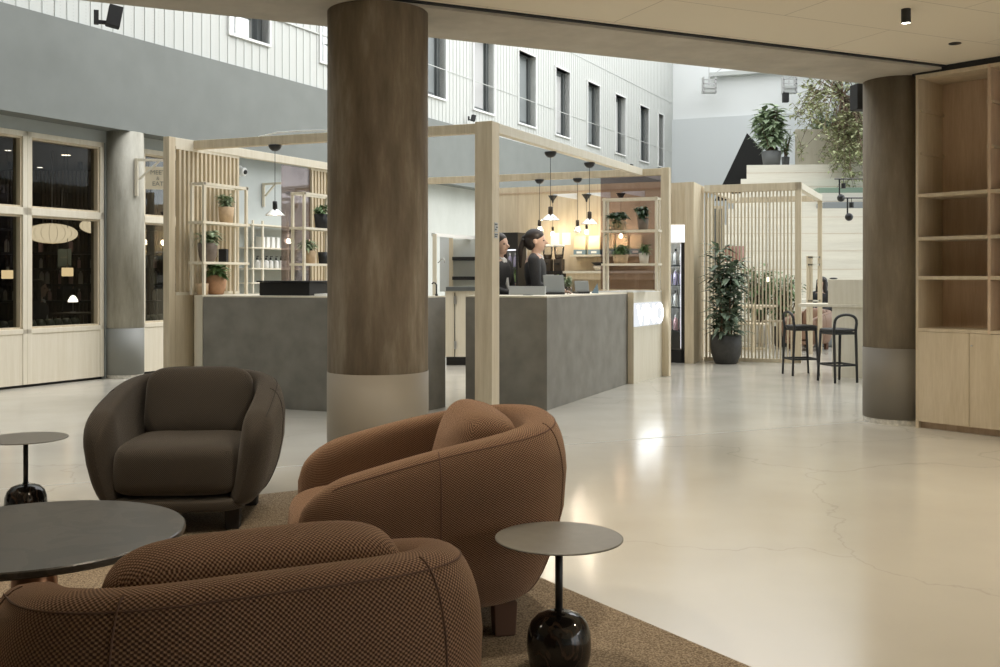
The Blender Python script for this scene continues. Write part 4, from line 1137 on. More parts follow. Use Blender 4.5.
text('MEET', t, (.155, ztop-Hs*.34), gS, .075, 'sign_grey_text', .008)
text('&', t, (.155, ztop-Hs*.58), gS, .06, 'sign_grey_text', .008)
text('EAT', t, (.155, ztop-Hs*.84), gS, .075, 'sign_grey_text', .008)
# security camera
q = Lf(u_of(238), .0, 0); z = H-(171-YH)/1000*q.y
t = thing('security_camera', 'small white round security camera on the blue grey wall', 'camera', (q.x, q.y, z))
def disc_y(mb, c, d, prof, n=20):
    d = Vector(d).normalized(); a_ = d.orthogonal().normalized(); b_ = d.cross(a_); vs = []; fs = []
    for r_, h_ in prof:
        for j in range(n):
            an = 2*math.pi*j/n; vs.append(Vector(c)+d*h_+(a_*math.cos(an)+b_*math.sin(an))*r_)
    for i in range(len(prof)-1):
        for j in range(n): fs.append((i*n+j, i*n+(j+1) % n, (i+1)*n+(j+1) % n, (i+1)*n+j))
    fs.append(tuple(range(n))[::-1]); fs.append(tuple(range((len(prof)-1)*n, len(prof)*n))); mb.add(vs, fs); return mb
disc_y(MB(), (q.x, q.y, z), nW, [(.08, 0), (.08, .03), (.06, .05)]).build('mount', 'white_paint', t, smooth=False)
disc_y(MB(), (q.x, q.y, z), nW+Vector((.2, 0, -.2)), [(.06, .03), (.06, .11), (.05, .12)]).build('housing', 'white_paint', t)
disc_y(MB(), (q.x, q.y, z), nW+Vector((.2, 0, -.2)), [(.032, .12), (.032, .135), (.02, .14)]).build('lens', 'black', t)

# concrete corner: doorway frame, sink, black wall shelves (between column and post)
q0 = u_of(436); 
t = thing('door_1', None, None, Lf(q0, .1, 0)); t['kind'] = 'structure'
D0 = 16.0
def fx(x, D): return (x-500)/1000*D
def zz(y, D): return H-(y-YH)/1000*D
m = MB(); Dd = 13.9
m.box(fx(432.5, Dd), fx(436.5, Dd), Dd, Dd+.08, 0, zz(234, Dd)); m.build('door_frame', 'ash_light', t)
pp = thing('kitchen_partition', 'pale framed partition beyond the column with black wall shelves', 'partition', (fx(450, 14), 14, 0))
m = MB(); m.bar((fx(433, Dd), Dd+.04, zz(234.5, Dd)), (fx(478, 14.9), 14.9, zz(238.5, 14.9)), .06, .05); m.build('top_rail', 'white_paint', pp)
m = MB(); m.box(fx(449, 14.6), fx(453, 14.6), 14.6, 14.66, 1.0, zz(238, 14.6)); m.build('post', 'ash', pp)
m = MB(); m.box(fx(452, 14.6), fx(483, 14.6), 14.70, 14.72, 1.0, zz(239, 14.6)); m.build('back_panel', 'concrete_wall', pp)
for y in (257, 276.5):
    m = MB(); z = zz(y, 14.6); m.box(fx(452.5, 14.6), fx(482, 14.6), 14.50, 14.70, z-.05, z); m.build('wall_shelf', 'black', pp)
sk = thing('sink_cabinet', 'wooden sink cabinet with dark worktop beyond the thick column', 'cabinet', (fx(455, 13.8), 13.8, 0))
m = MB(); m.box(fx(445, 13.7), fx(480, 13.7), 13.7, 14.3, .12, zz(291, 13.7)); m.build('cabinet_body', 'ash_light', sk)
m = MB(); m.box(fx(446, 13.7), fx(480, 13.7), 13.66, 14.32, zz(291, 13.7), zz(287, 13.7)); m.build('worktop', 'window_frame_dark', sk)
m = MB(); m.box(fx(454.4, 13.7), fx(455.1, 13.7), 13.69, 13.70, .12, 1.0); m.build('door_gap', 'black_matte', sk)
for y in (300, 345):
    m = MB(); m.box(fx(454, 13.7), fx(456.5, 13.7), 13.675, 13.69, zz(y+4, 13.7), zz(y-4, 13.7)); m.build('hinge', 'steel', sk)
m = MB(); m.box(fx(446, 13.7), fx(480, 13.7), 13.78, 14.2, 0, .12); m.build('plinth', 'black', sk)
tp = thing('water_tap', 'black curved water tap on the counter right of the thick column', 'tap', (fx(434.5, 9.25), 9.25, ZK))
bx = fx(436.5, 9.22); m = MB(); m.tube([(bx, 9.22, ZK), (bx, 9.22, ZK+.10), (bx-.01, 9.22, ZK+.118), (bx-.03, 9.22, ZK+.122), (bx-.042, 9.22, ZK+.11)], .007, 8); m.build('spout', 'black', tp)
m = MB(); m.lathe([(.012, 0), (.012, .02), (.001, .02)], (bx, 9.22, ZK), 12); m.build('base', 'black', tp)
m = MB(); D = 14.0; wl = [pt(438, 263, D), pt(441, 259.5, D), pt(443.5, 258.5, D), pt(444.8, 261, D), pt(444.6, 263, D)]
m.tube(wl, .008, 6); wl_ = m.build('reading_lamp', 'steel', smooth=True); tag(wl_, 'thin curved metal wall lamp beyond the thick column', 'lamp')
m = MB(); m.box(fx(437.2, 14.1), fx(449, 14.1), 14.72, 14.76, 1.0, zz(236.5, 14.7)); m.build('side_panel', 'backwall_panel', pp)

# wall speakers on the facade
def speaker(label, x, y, D, s_, rz=.5, arm=True):
    c = pt(x, y, D)
    t = thing('wall_speaker', label, 'speaker', c, rz); t.scale = (s_,)*3
    Wm = worldmat(t)
    for nm, mat, bx_ in (('cabinet', 'black_matte', (-.08, .10, -.10, .06, -.15, .14)), ('mounting_plate', 'black_matte', (-.25, -.19, -.03, .03, -.13, .06)), ('mounting_arm', 'black_matte', (-.20, -.07, -.02, .02, -.12, -.07))):
        if nm != 'cabinet' and not arm: continue
        m = MB(); m.box(*bx_)
        if nm == 'cabinet' and arm: m.v = [Matrix.Rotation(.18, 4, 'Y') @ p for p in m.v]
        m.v = [Wm @ p for p in m.v]; m.build(nm, mat, t, bevel=.01 if nm == 'cabinet' else 0)
    return t
speaker('black speaker on the white facade at the upper left', 113.5, 16.5, 10.95, .80, .45)
speaker('black speaker on the facade just above the pergola front post', 473, 118, 19.2, .42)
speaker('small black speaker under the fourth facade window', 542, 141, 22.3, .45)
speaker('small black speaker under a far facade window by the pergola corner', 631, 166.5, 26.4, .42)
speaker('black speaker hung beside the dark concrete column', 859, 97.5, 8.75, .78, .2, False)
speaker('small dark speaker high on the back wall above the stair', 785, 97.5, 27.6, .9, 0, False)
for i, x in enumerate((709, 789)):
    D = 29.6 if i == 0 else 28.6
    c = pt(x, 85, D); t = thing('flood_light', ['pale flood light on the back wall, left of the two', 'pale flood light on the back wall, right of the two'][i], 'lamp', c)
    MB().box(c.x-.16, c.x+.16, c.y-.10, c.y+.10, c.z-.25, c.z-.03).build('housing', 'facade_white', t, bevel=.02)
    m = MB()
    for k_ in range(4): m.box(c.x-.2, c.x+.2, c.y-.13, c.y-.11, c.z-.24+.12*k_, c.z-.21+.12*k_)
    m.box(c.x-.2, c.x-.16, c.y-.13, c.y+.1, c.z-.25, c.z+.22); m.box(c.x+.16, c.x+.2, c.y-.13, c.y+.1, c.z-.25, c.z+.22); m.build('bracket', 'tinted_grey', t)
    m = MB(); m.tube([c+Vector((0, 0, .2)), c+Vector((.9, .0, .9))], .012, 5); m.tube([c+Vector((0, 0, 0)), c+Vector((0, 0, 1.6))], .012, 5); m.build('stay', 'tinted_grey', t)

# ------------------------------------------------------------------ second pergola (slatted screen, right)
p2 = thing('slatted_pergola', 'pale timber pergola with a wide slatted front screen', 'pergola', (3.6, 14.5, 0))
E0 = Vector((2.97, 14.55)); E1 = Vector((4.24, 14.08)); E2 = Vector((5.25, 16.3)); dE = (E1-E0).normalized(); nE = Vector((-dE.y, dE.x))
z2 = 2.55
m = MB(); prismlist(m, E0, E1, .09, z2-.11, z2, 1); m.build('beam', 'ash', p2)
m = MB(); prismlist(m, E0, E1, .08, 0, .05, 1); m.build('bottom_rail', 'ash', p2)
m = MB(); prismlist(m, E1-dE*.085, E1, .09, 0, z2+.001, 1); m.build('post', 'ash', p2)
d2 = (E2-E1).normalized()
m = MB(); prismlist(m, E1+d2*.09, E2, .09, z2-.09, z2, 1); m.build('beam', 'ash_light', p2)
m = MB(); prismlist(m, E2-dE*.07, E2, .07, 0, z2, 1); m.build('post', 'ash', p2)
m = MB(); prismlist(m, E2-dE*1.5, E2, .08, z2-.09, z2-.001, 1); m.build('beam', 'ash', p2)
E3 = E0+d2*2.2
m = MB(); prismlist(m, E0, E3, .08, z2-.09, z2-.002, -1); m.build('beam', 'ash_light', p2)
m = MB(); L2 = (E1-E0).length-.085; n = 25
for i in range(n):
    s_ = .02+i*(L2-.03)/n; a_ = E0+dE*s_+nE*.02
    prismlist(m, a_, a_+dE*.021, .03, .05, z2-.11, 1)
m.build('slat_screen', 'ash', p2)
m = MB(); prismlist(m, E0+nE*.10+dE*.0, E0+nE*.10+dE*.03, .05, 0, z2-.1, 1); m.build('post', 'ash', p2)

# ------------------------------------------------------------------ lounge beyond the screen
def wood_chair():
    t = thing('wooden_chair', None, 'chair')
    m = MB(); m.sell((0, 0, .45), (.22, .21, .018), .5, .6, 28, 8); m.build('seat', 'ash', t, smooth=True)
    for sx in (-1, 1):
        MB().tube([(sx*.17, -.16, .44), (sx*.20, -.20, 0)], [.017, .013], 8).build('leg', 'ash', t)
        MB().tube([(sx*.18, .17, .80), (sx*.17, .17, .44), (sx*.20, .23, 0)], [.015, .017, .013], 8).build('leg', 'ash', t)
    MB().tube([(-.23, .05, .70), (-.20, .16, .72), (0, .21, .73), (.20, .16, .72), (.23, .05, .70)], .018, 8).build('backrest', 'ash', t, smooth=True)
    return t
wc = wood_chair(); wc.location = (4.15, 16.4, 0); wc.rotation_euler = (0, 0, 2.2); tag(wc, 'wooden chair behind the slatted screen, nearest the floor plant', 'chair', 'wooden chairs behind the slatted screen')
dup(wc, (4.80, 17.42, 0), -.8, 'wooden chair behind the slatted screen, between the table and rear plants', 'wooden chairs behind the slatted screen')
dup(wc, (4.3, 17.55, 0), .3, 'wooden chair behind the slatted screen, on the far side of the table', 'wooden chairs behind the slatted screen')
t = thing('dining_table', 'round pale wooden table behind the slatted screen', 'table', (4.3, 16.95, 0))
MB().lathe([(.001, .71), (.38, .71), (.40, .72), (.40, .74), (.001, .74)], (4.3, 16.95, 0), 36).build('table_top', 'ash', t)
MB().lathe([(.22, 0), (.22, .015), (.03, .03), (.03, .71), (.001, .71)], (4.3, 16.95, 0), 24).build('pedestal', 'ash', t)
pot_plant('potted_plant', 'leafy green plant in a pale pot behind the slatted screen', 'plant', (4.75, 18.25, 0), .2, .35, 'pot_white', 'bush', 1.2, 'leaf', 420, ll=.22, lw=.08)
pot_plant('potted_plant', 'leafy green plant beside the right screen post, behind the slats', 'plant', (4.95, 17.5, 0), .18, .35, 'pot_dark', 'bush', 1.0, 'leaf', 380, ll=.2, lw=.06)
t = thing('storage_rack', 'open pale wooden rack between the two right pergola posts', 'rack', (5.15, 16.0, 0))
for x in (808.5, 811.5, 820):
    X = fx(x, 15.7); MB().box(X-.02, X+.02, 15.7, 15.74, 0, zz(256, 15.7)).build('upright', 'ash', t)
for y in (256.5, 264, 300): 
    m = MB(); m.box(fx(808, 15.7), fx(820.5, 15.7), 15.7, 15.74, zz(y+1.5, 15.7), zz(y, 15.7)); m.build('rail', 'white_wood', t)
pl_ = thing('globe_lamp', 'small glowing bulb hanging behind the slatted screen', 'lamp', pt(768, 279.5, 16.2))
c = pt(768, 279.5, 16.2); MB().sell(c, (.035, .035, .035), 1, 1, 16, 10).build('bulb', 'small_glow', pl_, smooth=True)
MB().tube([c+Vector((0, 0, .04)), (c.x, c.y, 2.5)], .003, 5).build('cord', 'black', pl_)
c = pt(734, 254, 17); t = thing('hanging_lamp', 'reddish drum lampshade hanging behind the slatted screen', 'lamp', c)
MB().lathe([(.16, -.13), (.18, .13), (.175, .13), (.155, -.13)], c, 28, cap=False).build('shade', 'rusty_lamp', t, smooth=True)
MB().tube([c+Vector((0, 0, .12)), (c.x, c.y, 2.5)], .004, 5).build('cord', 'black', t)
MB().tube([c+Vector((-.176, 0, .12)), c+Vector((.176, 0, .12))], .003, 5).build('spider', 'black', t)
c = pt(717, 232, 18.0); t = thing('notice_board', 'tall narrow dark board behind the slats left of the plant', 'board', (c.x, 18, 0))
MB().box(c.x-.09, c.x-.02, 18.0, 18.05, 1.1, 2.45).build('panel', 'window_frame_dark', t); MB().box(c.x+.05, c.x+.09, 18.0, 18.05, 1.7, 2.45).build('panel', 'window_frame_dark', t)
MB().box(c.x-.12, c.x+.12, 18.05, 18.10, 0, 2.5).build('stand', 'ash', t)
# lounge wall in wood left of the stairs
m = MB(); m.prism([(3.35, 16.2), (3.45, 16.15), (3.75, 17.6), (3.65, 17.65)], 0, 2.5); struct('wall_lounge', m, 'ash_light')
person('person in dark clothes sitting beyond the right pergola posts', (fx(815, 18.0), 17.6, 0), R(215), .95, pony=False, seated=True)
m = MB(); m.box(fx(815, 18)-.3, fx(815, 18)+.35, 17.35, 17.95, 0, .40); tag(m.build('lounge_pouf', 'cushion_grey', bevel=.06), 'low grey block seat under the seated person', 'seat')

# ------------------------------------------------------------------ bar table, stools
Tb = thing('bar_table', 'high pale wooden bar table with panel leg beside the dark column', 'table', (4.1, 11.9, 0))
Dt = 11.75
zt_ = zz(304, 12.2)
m = MB(); m.prism([(3.66, 12.28), (3.95, 12.85), (6.2, 11.7), (5.9, 11.05)], zt_-.035, zt_); m.build('table_top', 'ash_light', Tb, bevel=.004)
m = MB(); m.prism([(fx(832, 12.1), 12.1), (5.9, 11.12), (5.95, 11.22), (fx(832, 12.1)+.05, 12.2)], 0, zt_-.036); m.build('panel_leg', 'ash_light', Tb)
m = MB(); m.prism([(fx(828, 12.15), 12.15), (5.3, 11.45), (5.4, 11.8), (fx(828, 12.15)+.15, 12.5)], zt_+.001, zz(279.5, 12.1)); bxo = m.build('table_box', 'ash_light', bevel=.003)
tag(bxo, 'plain pale wooden box standing on the high bar table', 'box')
c = pt(833.5, 279, 12.35); c.z = zz(279.5, 12.1)+.001; m = MB(); m.sell(c+Vector((0, 0, .012)), (.05, .05, .012), 1, 1, 16, 8); tag(m.build('black_dish', 'black', smooth=True), 'small black dish on top of the wooden table box', 'dish')
def stool():
    t = thing('bar_stool', None, 'stool'); sh = .60
    m = MB(); m.sell((0, 0, sh), (.165, .175, .022), .6, .55, 36, 10); m.build('seat', 'stool_black', t, smooth=True)
    for sx in (-1, 1):
        MB().tube([(sx*.13, -.13, sh-.01), (sx*.145, -.165, 0)], [.017, .014], 10).build('leg', 'stool_black', t, smooth=True)
    # rear legs run up into the arched back
    for sx in (-1, 1):
        MB().tube([(sx*.145, .175, 0), (sx*.145, .15, sh), (sx*.145, .165, sh+.08)], [.014, .017, .016], 10).build('leg', 'stool_black', t, smooth=True)
    pts = []
    for i in range(13):
        a_ = math.pi*i/12; pts.append((.145*math.cos(a_), .165+.01*math.sin(a_), sh+.08+.10*math.sin(a_)**.75))
    MB().tube(pts, .016, 10).build('backrest', 'stool_black', t, smooth=True)
    zf = .20; fr_ = [(-.14, -.155), (.14, -.155), (.145, .168), (-.145, .168)]
    m = MB()
    for i in range(4): m.bar((*fr_[i], zf), (*fr_[(i+1) % 4], zf), .018, .022)
    m.build('footrest', 'stool_black', t)
    m = MB()
    for sx in (-1, 1): m.bar((sx*.13, -.13, sh-.035), (sx*.135, .14, sh-.035), .02, .03)
    m.bar((-.13, -.13, sh-.035), (.13, -.13, sh-.035), .02, .03); m.bar((-.13, .14, sh-.035), (.13, .14, sh-.035), .02, .03); m.build('seat_frame', 'stool_black', t)
    return t
s1 = stool(); q = fp(837, 381.5); s1.location = (q[0]+.0, q[1], 0); s1.rotation_euler = (0, 0, R(196)); tag(s1, 'black bar stool with arched back, turned to the bar table, nearer the column', 'stool')
q = fp(801, 374.5); dup(s1, (q[0], q[1], 0), R(98), 'black bar stool seen side on beside the slatted screen post')

# hanging lamps near the steps
def mobile(label, x, y, D, xr):
    c = pt(x, y, D); t = thing('mobile_lamp', label, 'lamp', (c.x, c.y, c.z))
    MB().tube([pt(x-5, y, D), pt(xr, y, D)], .010, 6).build('crossbar', 'black', t)
    MB().tube([pt(x, y, D), pt(x, y+17, D)], .012, 6).build('rod', 'black', t)
    MB().sell(pt(x+1.5, y+19, D), (.06, .06, .06), 1, 1, 18, 12).build('ball', 'black', t, smooth=True)
    q_ = pt(x+4, y+7, D); MB().lathe([(.035, -.04), (.035, .04), (.001, .04)], q_, 12).build('spot', 'black', t)
    MB().tube([pt(x+4, y, D), q_], .005, 5).build('spot_rod', 'black', t)
    MB().tube([pt(xr-2, y, D), pt(xr-2, y-60, D)], .004, 5).build('cord', 'black', t)
mobile('black balancing rod lamp with ball, left and higher one', 839.5, 179, 15.5, 870)
mobile('black balancing rod lamp with ball, right and lower one', 847.5, 198, 15.2, 885)

# ------------------------------------------------------------------ bookcase
o0 = fp(917, 427.8); bu = Vector((.648, -.762)); bv = Vector((.762, .648))
def Bf(u, v, z): p = Vector(o0)+bu*u+bv*v; return Vector((p.x, p.y, z))
bk = thing('bookcase', 'tall pale oak bookcase with empty open shelves and lower doors', 'bookcase', (o0[0], o0[1], 0))
bw = .565; nb = 4; ZB = 2.825; dep = .42
def vbox(m, u0, u1, v0, v1, z0, z1): m.hexa([Bf(u0, v0, z0), Bf(u1, v0, z0), Bf(u1, v1, z0), Bf(u0, v1, z0)], [Bf(u0, v0, z1), Bf(u1, v0, z1), Bf(u1, v1, z1), Bf(u0, v1, z1)]); return m
for i in range(nb+1):
    vbox(MB(), i*bw-.011, i*bw+.011, 0, dep, .0 if i == 0 else .05, ZB).build('side_panel', 'oak_shelf' if i else 'oak_door', bk)
vbox(MB(), 0, nb*bw, dep-.012, dep, .05, ZB).build('back_panel', 'oak_shelf', bk)
vbox(MB(), .011, nb*bw-.011, .0, dep-.012, ZB-.03, ZB-.001).build('top_panel', 'oak_door', bk)
for i in range(nb):
    for z0, z1 in ((.775, .80), (1.187, 1.215), (1.50, 1.528), (1.845, 1.872)):
        vbox(MB(), i*bw+.011, (i+1)*bw-.011, -.001, dep-.012, z0, z1).build('shelf_board', 'oak_door', bk)
    for zb_ in (2.19, 2.53):
        for ua in (i*bw+.011, (i+1)*bw-.026): vbox(MB(), ua, ua+.015, .02, dep-.012, zb_, zb_+.022).build('shelf_batten', 'oak_door', bk)
    u0 = i*bw+.013; u1 = (i+1)*bw-.013
for j, (u0, u1) in enumerate(((.014, .415), (.419, .83), (.834, 1.24), (1.244, 1.65), (1.654, 2.24))):
    d_ = vbox(MB(), u0, u1, -.004, .016, .055, .772).build('door', 'oak_door', bk)
    if j == 1:
        c = Bf(u0+.018, -.004, .68); disc_y(MB(), c, (-bv.x, -bv.y, 0), [(.006, 0), (.006, .008), (.004, .01)], 12).build('lock', 'steel', d_)
vbox(MB(), .012, nb*bw-.012, .045, .06, 0, .055).build('plinth', 'oak_shelf', bk)
vbox(MB(), .012, nb*bw-.012, .06, dep-.012, .05, .06).build('bottom_panel', 'oak_shelf', bk)
m = MB(); vbox(m, -.05, nb*bw, .02, dep, ZB+.003, ZC-.002); struct('trim_8', m, 'black_matte')
m = MB(); vbox(m, -.02, 12, dep+.005, dep+.2, 0, 3.2); struct('wall_right_bookcase', m, 'wall_blue_grey')

# ceiling lamps
c = pt(906, 10, 6.23)
t = thing('ceiling_spotlight', 'short black cylinder spotlight on the beige ceiling', 'lamp', (c.x, c.y, ZC))
MB().lathe([(.029, 0), (.029, -.085), (.025, -.088), (.025, -.07), (.001, -.07)], (c.x, c.y, ZC), 24).build('housing', 'black', t)
MB().lathe([(.025, -.0855), (.001, -.0857)], (c.x, c.y, ZC), 20, cap=False).build('lens', 'downlight', t)
light('SPOT', 'spot_light', (c.x, c.y, ZC-.1), 60, (1, .86, .64), .03, parent=t, spot=R(110))
c = pt(955, 44, 7.13)
t = thing('recessed_light', 'flat black recessed ceiling fitting near the bookcase', 'lamp', (c.x, c.y, ZC))
MB().lathe([(.001, -.001), (.04, -.001), (.043, -.004), (.043, -.006), (.001, -.006)], (c.x, c.y, ZC), 28).build('trim_ring', 'black', t)
# unseen spotlights added above the seating to brighten the lounge
for i, (x, y) in enumerate(((2.6, 3.4), (3.9, 1.4), (4.4, 4.6), (-3.2, 3.6), (-1.5, 4.3), (.35, 4.4), (-.3, 3.1))):
    t = thing('ceiling_spotlight', 'added black cylinder spotlight, out of view, brightening the lounge seating', 'lamp', (x, y, ZC), 0, 'added spotlights brightening the lounge seating')
    MB().lathe([(.029, 0), (.029, -.085), (.025, -.088), (.025, -.07), (.001, -.07)], (x, y, ZC), 24).build('housing', 'black', t)
    light('SPOT', 'spot_light', (x, y, ZC-.1), (46, 30, 46, 44, 50, 52, 40)[i], (1, .88, .70), .06, parent=t, spot=R(115))

# ------------------------------------------------------------------ restaurant furnishing
def paper_lamp(label, x, y, D, wpx, hpx):
    c = pt(x, y, D); a_ = wpx/2000*D; b_ = hpx/2000*D
    t = thing('paper_pendant', label, 'lamp', c)
    prof = []
    for i in range(25):
        th = -math.pi/2+math.pi*i/24; prof.append((max(.012, a_*(1-abs(math.sin(th))**1.5)**.8) if True else 0, b_*math.sin(th)))
    MB().lathe([(max(.01, a_*math.cos(-math.pi/2+math.pi*i/24)**.95), b_*math.sin(-math.pi/2+math.pi*i/24)) for i in range(25)], c, 40).build('shade', 'paper_lamp', t, smooth=True)
    m = MB()
    for j in range(20):
        an = 2*math.pi*j/20; m.tube([(c.x+math.cos(an)*max(.01, a_*math.cos(-math.pi/2+math.pi*i/12)**.95)*1.004, c.y+math.sin(an)*max(.01, a_*math.cos(-math.pi/2+math.pi*i/12)**.95)*1.004, c.z+b_*math.sin(-math.pi/2+math.pi*i/12)) for i in range(13)], .0025, 4)
    m.build('shade_rib', 'coffee_bag', t)
    MB().tube([(c.x, c.y, c.z+b_), (c.x, c.y, 2.85)], .008, 6).build('stem', 'steel', t)
    light('POINT', 'paper_light', (c.x, c.y, c.z-b_-.1), .6, (1, .75, .45), .1, parent=t)
paper_lamp('large saucer shaped paper pendant glowing behind the restaurant window', 52, 233.5, 13.0, 48, 20)
paper_lamp('second saucer shaped paper pendant, partly hidden by the window frame', 101, 226, 13.4, 40, 17)
for i, (x, y) in enumerate(((7.5, 274.5), (67.5, 272))):
    D = 12.9; c = pt(x, y, D); t = thing('lantern_pendant', ['small square lantern in the left restaurant window', 'small square lantern below the teal sign'][i], 'lamp', c)
    MB().box(c.x-.055, c.x+.055, c.y-.055, c.y+.055, c.z-.055, c.z+.055).build('shade', 'lantern_glow', t, bevel=.006)
    MB().tube([(c.x, c.y, c.z+.055), (c.x, c.y, c.z+.10)], .02, 8).build('socket', 'steel', t)
    MB().tube([(c.x, c.y, c.z+.10), (c.x, c.y, 2.85)], .004, 5).build('cord', 'black', t)
    light('POINT', 'lantern_light', (c.x, c.y, c.z-.12), .3, (1, .6, .3), .05, parent=t)
c = pt(73, 302, 12.6); t = thing('table_lamp', 'small table lamp with glowing dome shade in the restaurant', 'lamp', c)
MB().lathe([(.062, 0), (.055, .03), (.035, .065), (.012, .085), (.001, .085)], c, 24).build('shade', 'lamp_glow', t, smooth=True)
MB().tube([c, c-Vector((0, 0, .12))], .006, 6).build('stem', 'steel', t); MB().lathe([(.035, -.13), (.035, -.12), (.001, -.12)], c, 16).build('foot', 'steel', t)
zt2 = c.z-.13
t = thing('cafe_table', 'dark square restaurant table carrying the glowing table lamp', 'table', (c.x, c.y, 0))
MB().box(c.x-.16, c.x+.50, c.y-.3, c.y+.3, zt2-.03, zt2-.0005).build('table_top', 'dark_frame_wood', t); MB().box(c.x-.03, c.x+.03, c.y-.03, c.y+.03, .03, zt2-.03).build('pedestal', 'black', t); MB().box(c.x-.25, c.x+.25, c.y-.25, c.y+.25, .007, .03).build('foot', 'black', t)
c = pt(64.5, 257.5, 13.4); t = thing('teal_sign', 'dark teal hanging sign with faint pale lettering in the restaurant', 'sign', c)
MB().box(c.x-.09, c.x+.09, c.y, c.y+.01, c.z-.12, c.z+.115).build('board', 'sign_teal', t)
m = MB()
for k_ in range(4): m.box(c.x-.045+.024*k_, c.x-.032+.024*k_, c.y-.002, c.y, c.z-.008, c.z+.012)
m.build('lettering', 'sign_text', t)
MB().tube([(c.x, c.y+.005, c.z+.115), (c.x, c.y+.005, 2.85)], .003, 5).build('cord', 'black', t)
# shelving at back of restaurant with bottles
DB = 15.2
rk = thing('bar_shelving', 'dark metal bar shelving with bottles at the back of the restaurant', 'shelf', (-6.4, DB, 0))
for i in range(9):
    X = -8.6+i*.5; MB().box(X, X+.03, DB-.16, DB+.16, .01, 2.5).build('upright', 'black', rk)
for z in (.86, 1.11, 1.35, 1.59, 1.95):
    MB().box(-8.6, -4.57, DB-.16, DB+.16, z-.03, z).build('shelf_board', 'black', rk)
m = MB()
for i in range(68): m.box(-8.6+i*.06, -8.565+i*.06, DB+.17, DB+.20, .01, 2.85)
m.build('slatted_back', 'dark_frame_wood', rk)
for z, lb, h_ in ((.861, 'lowest', .8), (1.111, 'second', .95), (1.351, 'third', .75), (1.591, 'topmost', 1.0)):
    for i in range(24):
        if rb.random() < .22: continue
        X = -8.5+i*.163+rb.uniform(-.03, .03)
        if ((X+8.6) % .5) < .07: X += .08
        if X > -4.65: continue
        kd = rb.choice(['white', 'dark', 'white', 'pink'])
        bottle(kd, (X, DB, z), '%s bottle on the %s row of the dim restaurant shelving' % ({'white': 'pale', 'dark': 'dark', 'pink': 'reddish'}[kd], lb), 'bottles on the restaurant shelving, %s row, %s' % (lb, kd), h_)
# banquette under the window
bq = thing('channel_banquette', 'dark green leather banquette with channelled back below the window sill', 'bench', Lf(0, -.4, 0))
m = MB(); u = -5.0
while u < 1.25: m.sell(Lf(u+.06, -.30, .56), (.062, .07, .17), .6, .8, 14, 10); u += .118
m.build('channel_back', 'leather_green', bq, smooth=True)
m = MB(); m.box(-5, 1.3, -.85, -.36, .30, .44, Lf); m.build('seat', 'leather_green', bq, bevel=.03)
m = MB(); m.box(-5, 1.3, -.80, -.25, .007, .30, Lf); m.build('base', 'dark_frame_wood', bq)
m = MB(); u = 2.0
bq2 = thing('channel_banquette', 'dark green leather banquette behind the narrow window beside the timber post', 'bench', Lf(2.3, -.4, 0))
while u < 2.66: m.sell(Lf(u+.06, -.30, .56), (.062, .07, .17), .6, .8, 14, 10); u += .118
m.build('channel_back', 'leather_green', bq2, smooth=True)
m = MB(); m.box(2.0, 2.70, -.80, -.25, .007, .42, Lf); m.build('base', 'dark_frame_wood', bq2)
q = Lf(.55, -.75, 0); person('person in dark clothes seated inside the dim restaurant', (pt(38, 300, 12.2).x, 12.2, .0), R(10), .92, pony=False, seated=True)
for i, (x, y, D) in enumerate(((66, 168, 13.5), (8, 155, 13), (40, 176, 15))):
    X = fx(x, D); m = MB(); zc = 2.855; m.box(X-.05 if i == 0 else X-.03, X+.05 if i == 0 else X+.03, D-.03, D+.03, zc, 2.859)
    tag(m.build('ceiling_light', 'small_glow' if i == 0 else 'lamp_glow'), ['bright rectangular ceiling light in the restaurant', 'small ceiling light in the left restaurant window', 'small faint ceiling light at the restaurant back'][i], 'lamp')
for k_, X in enumerate((-8.0, -7.0, -6.0, -5.2)):  # lamps added to brighten the dim bottle shelving
    t = thing('shelf_fill_light', 'small added spotlight brightening the restaurant shelving', 'lamp', (X, 14.3, 2.86), 0, 'added spotlights over the restaurant shelving')
    MB().lathe([(.03, 0), (.03, -.1), (.024, -.1), (.024, -.08), (.001, -.08)], (X, 14.3, 2.86), 14).build('housing', 'black', t)
    light('POINT', 'bar_fill_light', (X, 14.45, 2.35), 2.0, (1, .82, .62), .05, parent=t)

# ------------------------------------------------------------------ carpet
cp = [(-.987, 5.71), (-.987+3.2*.5535*-1.0, 0), (0, 0), (0, 0)]
e1 = Vector((-.857, -.515)); e2 = Vector((.5535, -.833)); K0 = Vector((-.987, 5.71))
quad = [K0, K0+e1*4.2, K0+e1*4.2+e2*5.5, K0+e2*5.5]
struct('floor_carpet', MB().prism([tuple(p) for p in quad], .0005, .008), 'carpet')

# ------------------------------------------------------------------ lounge chairs
def shell_mesh():
    W, n = .415, 96
    pts = [(-.385, -.33)]
    path = []
    for i in range(14): path.append(Vector((-.338-.018*math.sin(i/13*1.6), -.395+.42*i/14)))
    for i in range(53):
        th = math.pi-math.pi*i/52; c_, s_ = math.cos(th), math.sin(th)
        path.append(Vector((math.copysign(abs(c_)**.68, c_)*.356, .025+.325*abs(s_)**.68)))
    path += [Vector((-p.x, p.y)) for p in path[:14][::-1]]
    # resample
    ln = [0]
    for a_, b_ in zip(path, path[1:]): ln.append(ln[-1]+(b_-a_).length)
    tot = ln[-1]; N = 100; rs = []
    j = 0
    for i in range(N+1):
        e = i/N
        # denser near the ends
        e = e-.055*math.sin(2*math.pi*e)
        s_ = e*tot
        while j < len(ln)-2 and ln[j+1] < s_: j += 1
        f_ = (s_-ln[j])/max(1e-9, ln[j+1]-ln[j]); rs.append((path[j].lerp(path[j+1], f_), s_))
    return rs, tot
RS, TOT = shell_mesh()
def smooth01(x): x = max(0, min(1, x)); return x*x*(3-2*x)
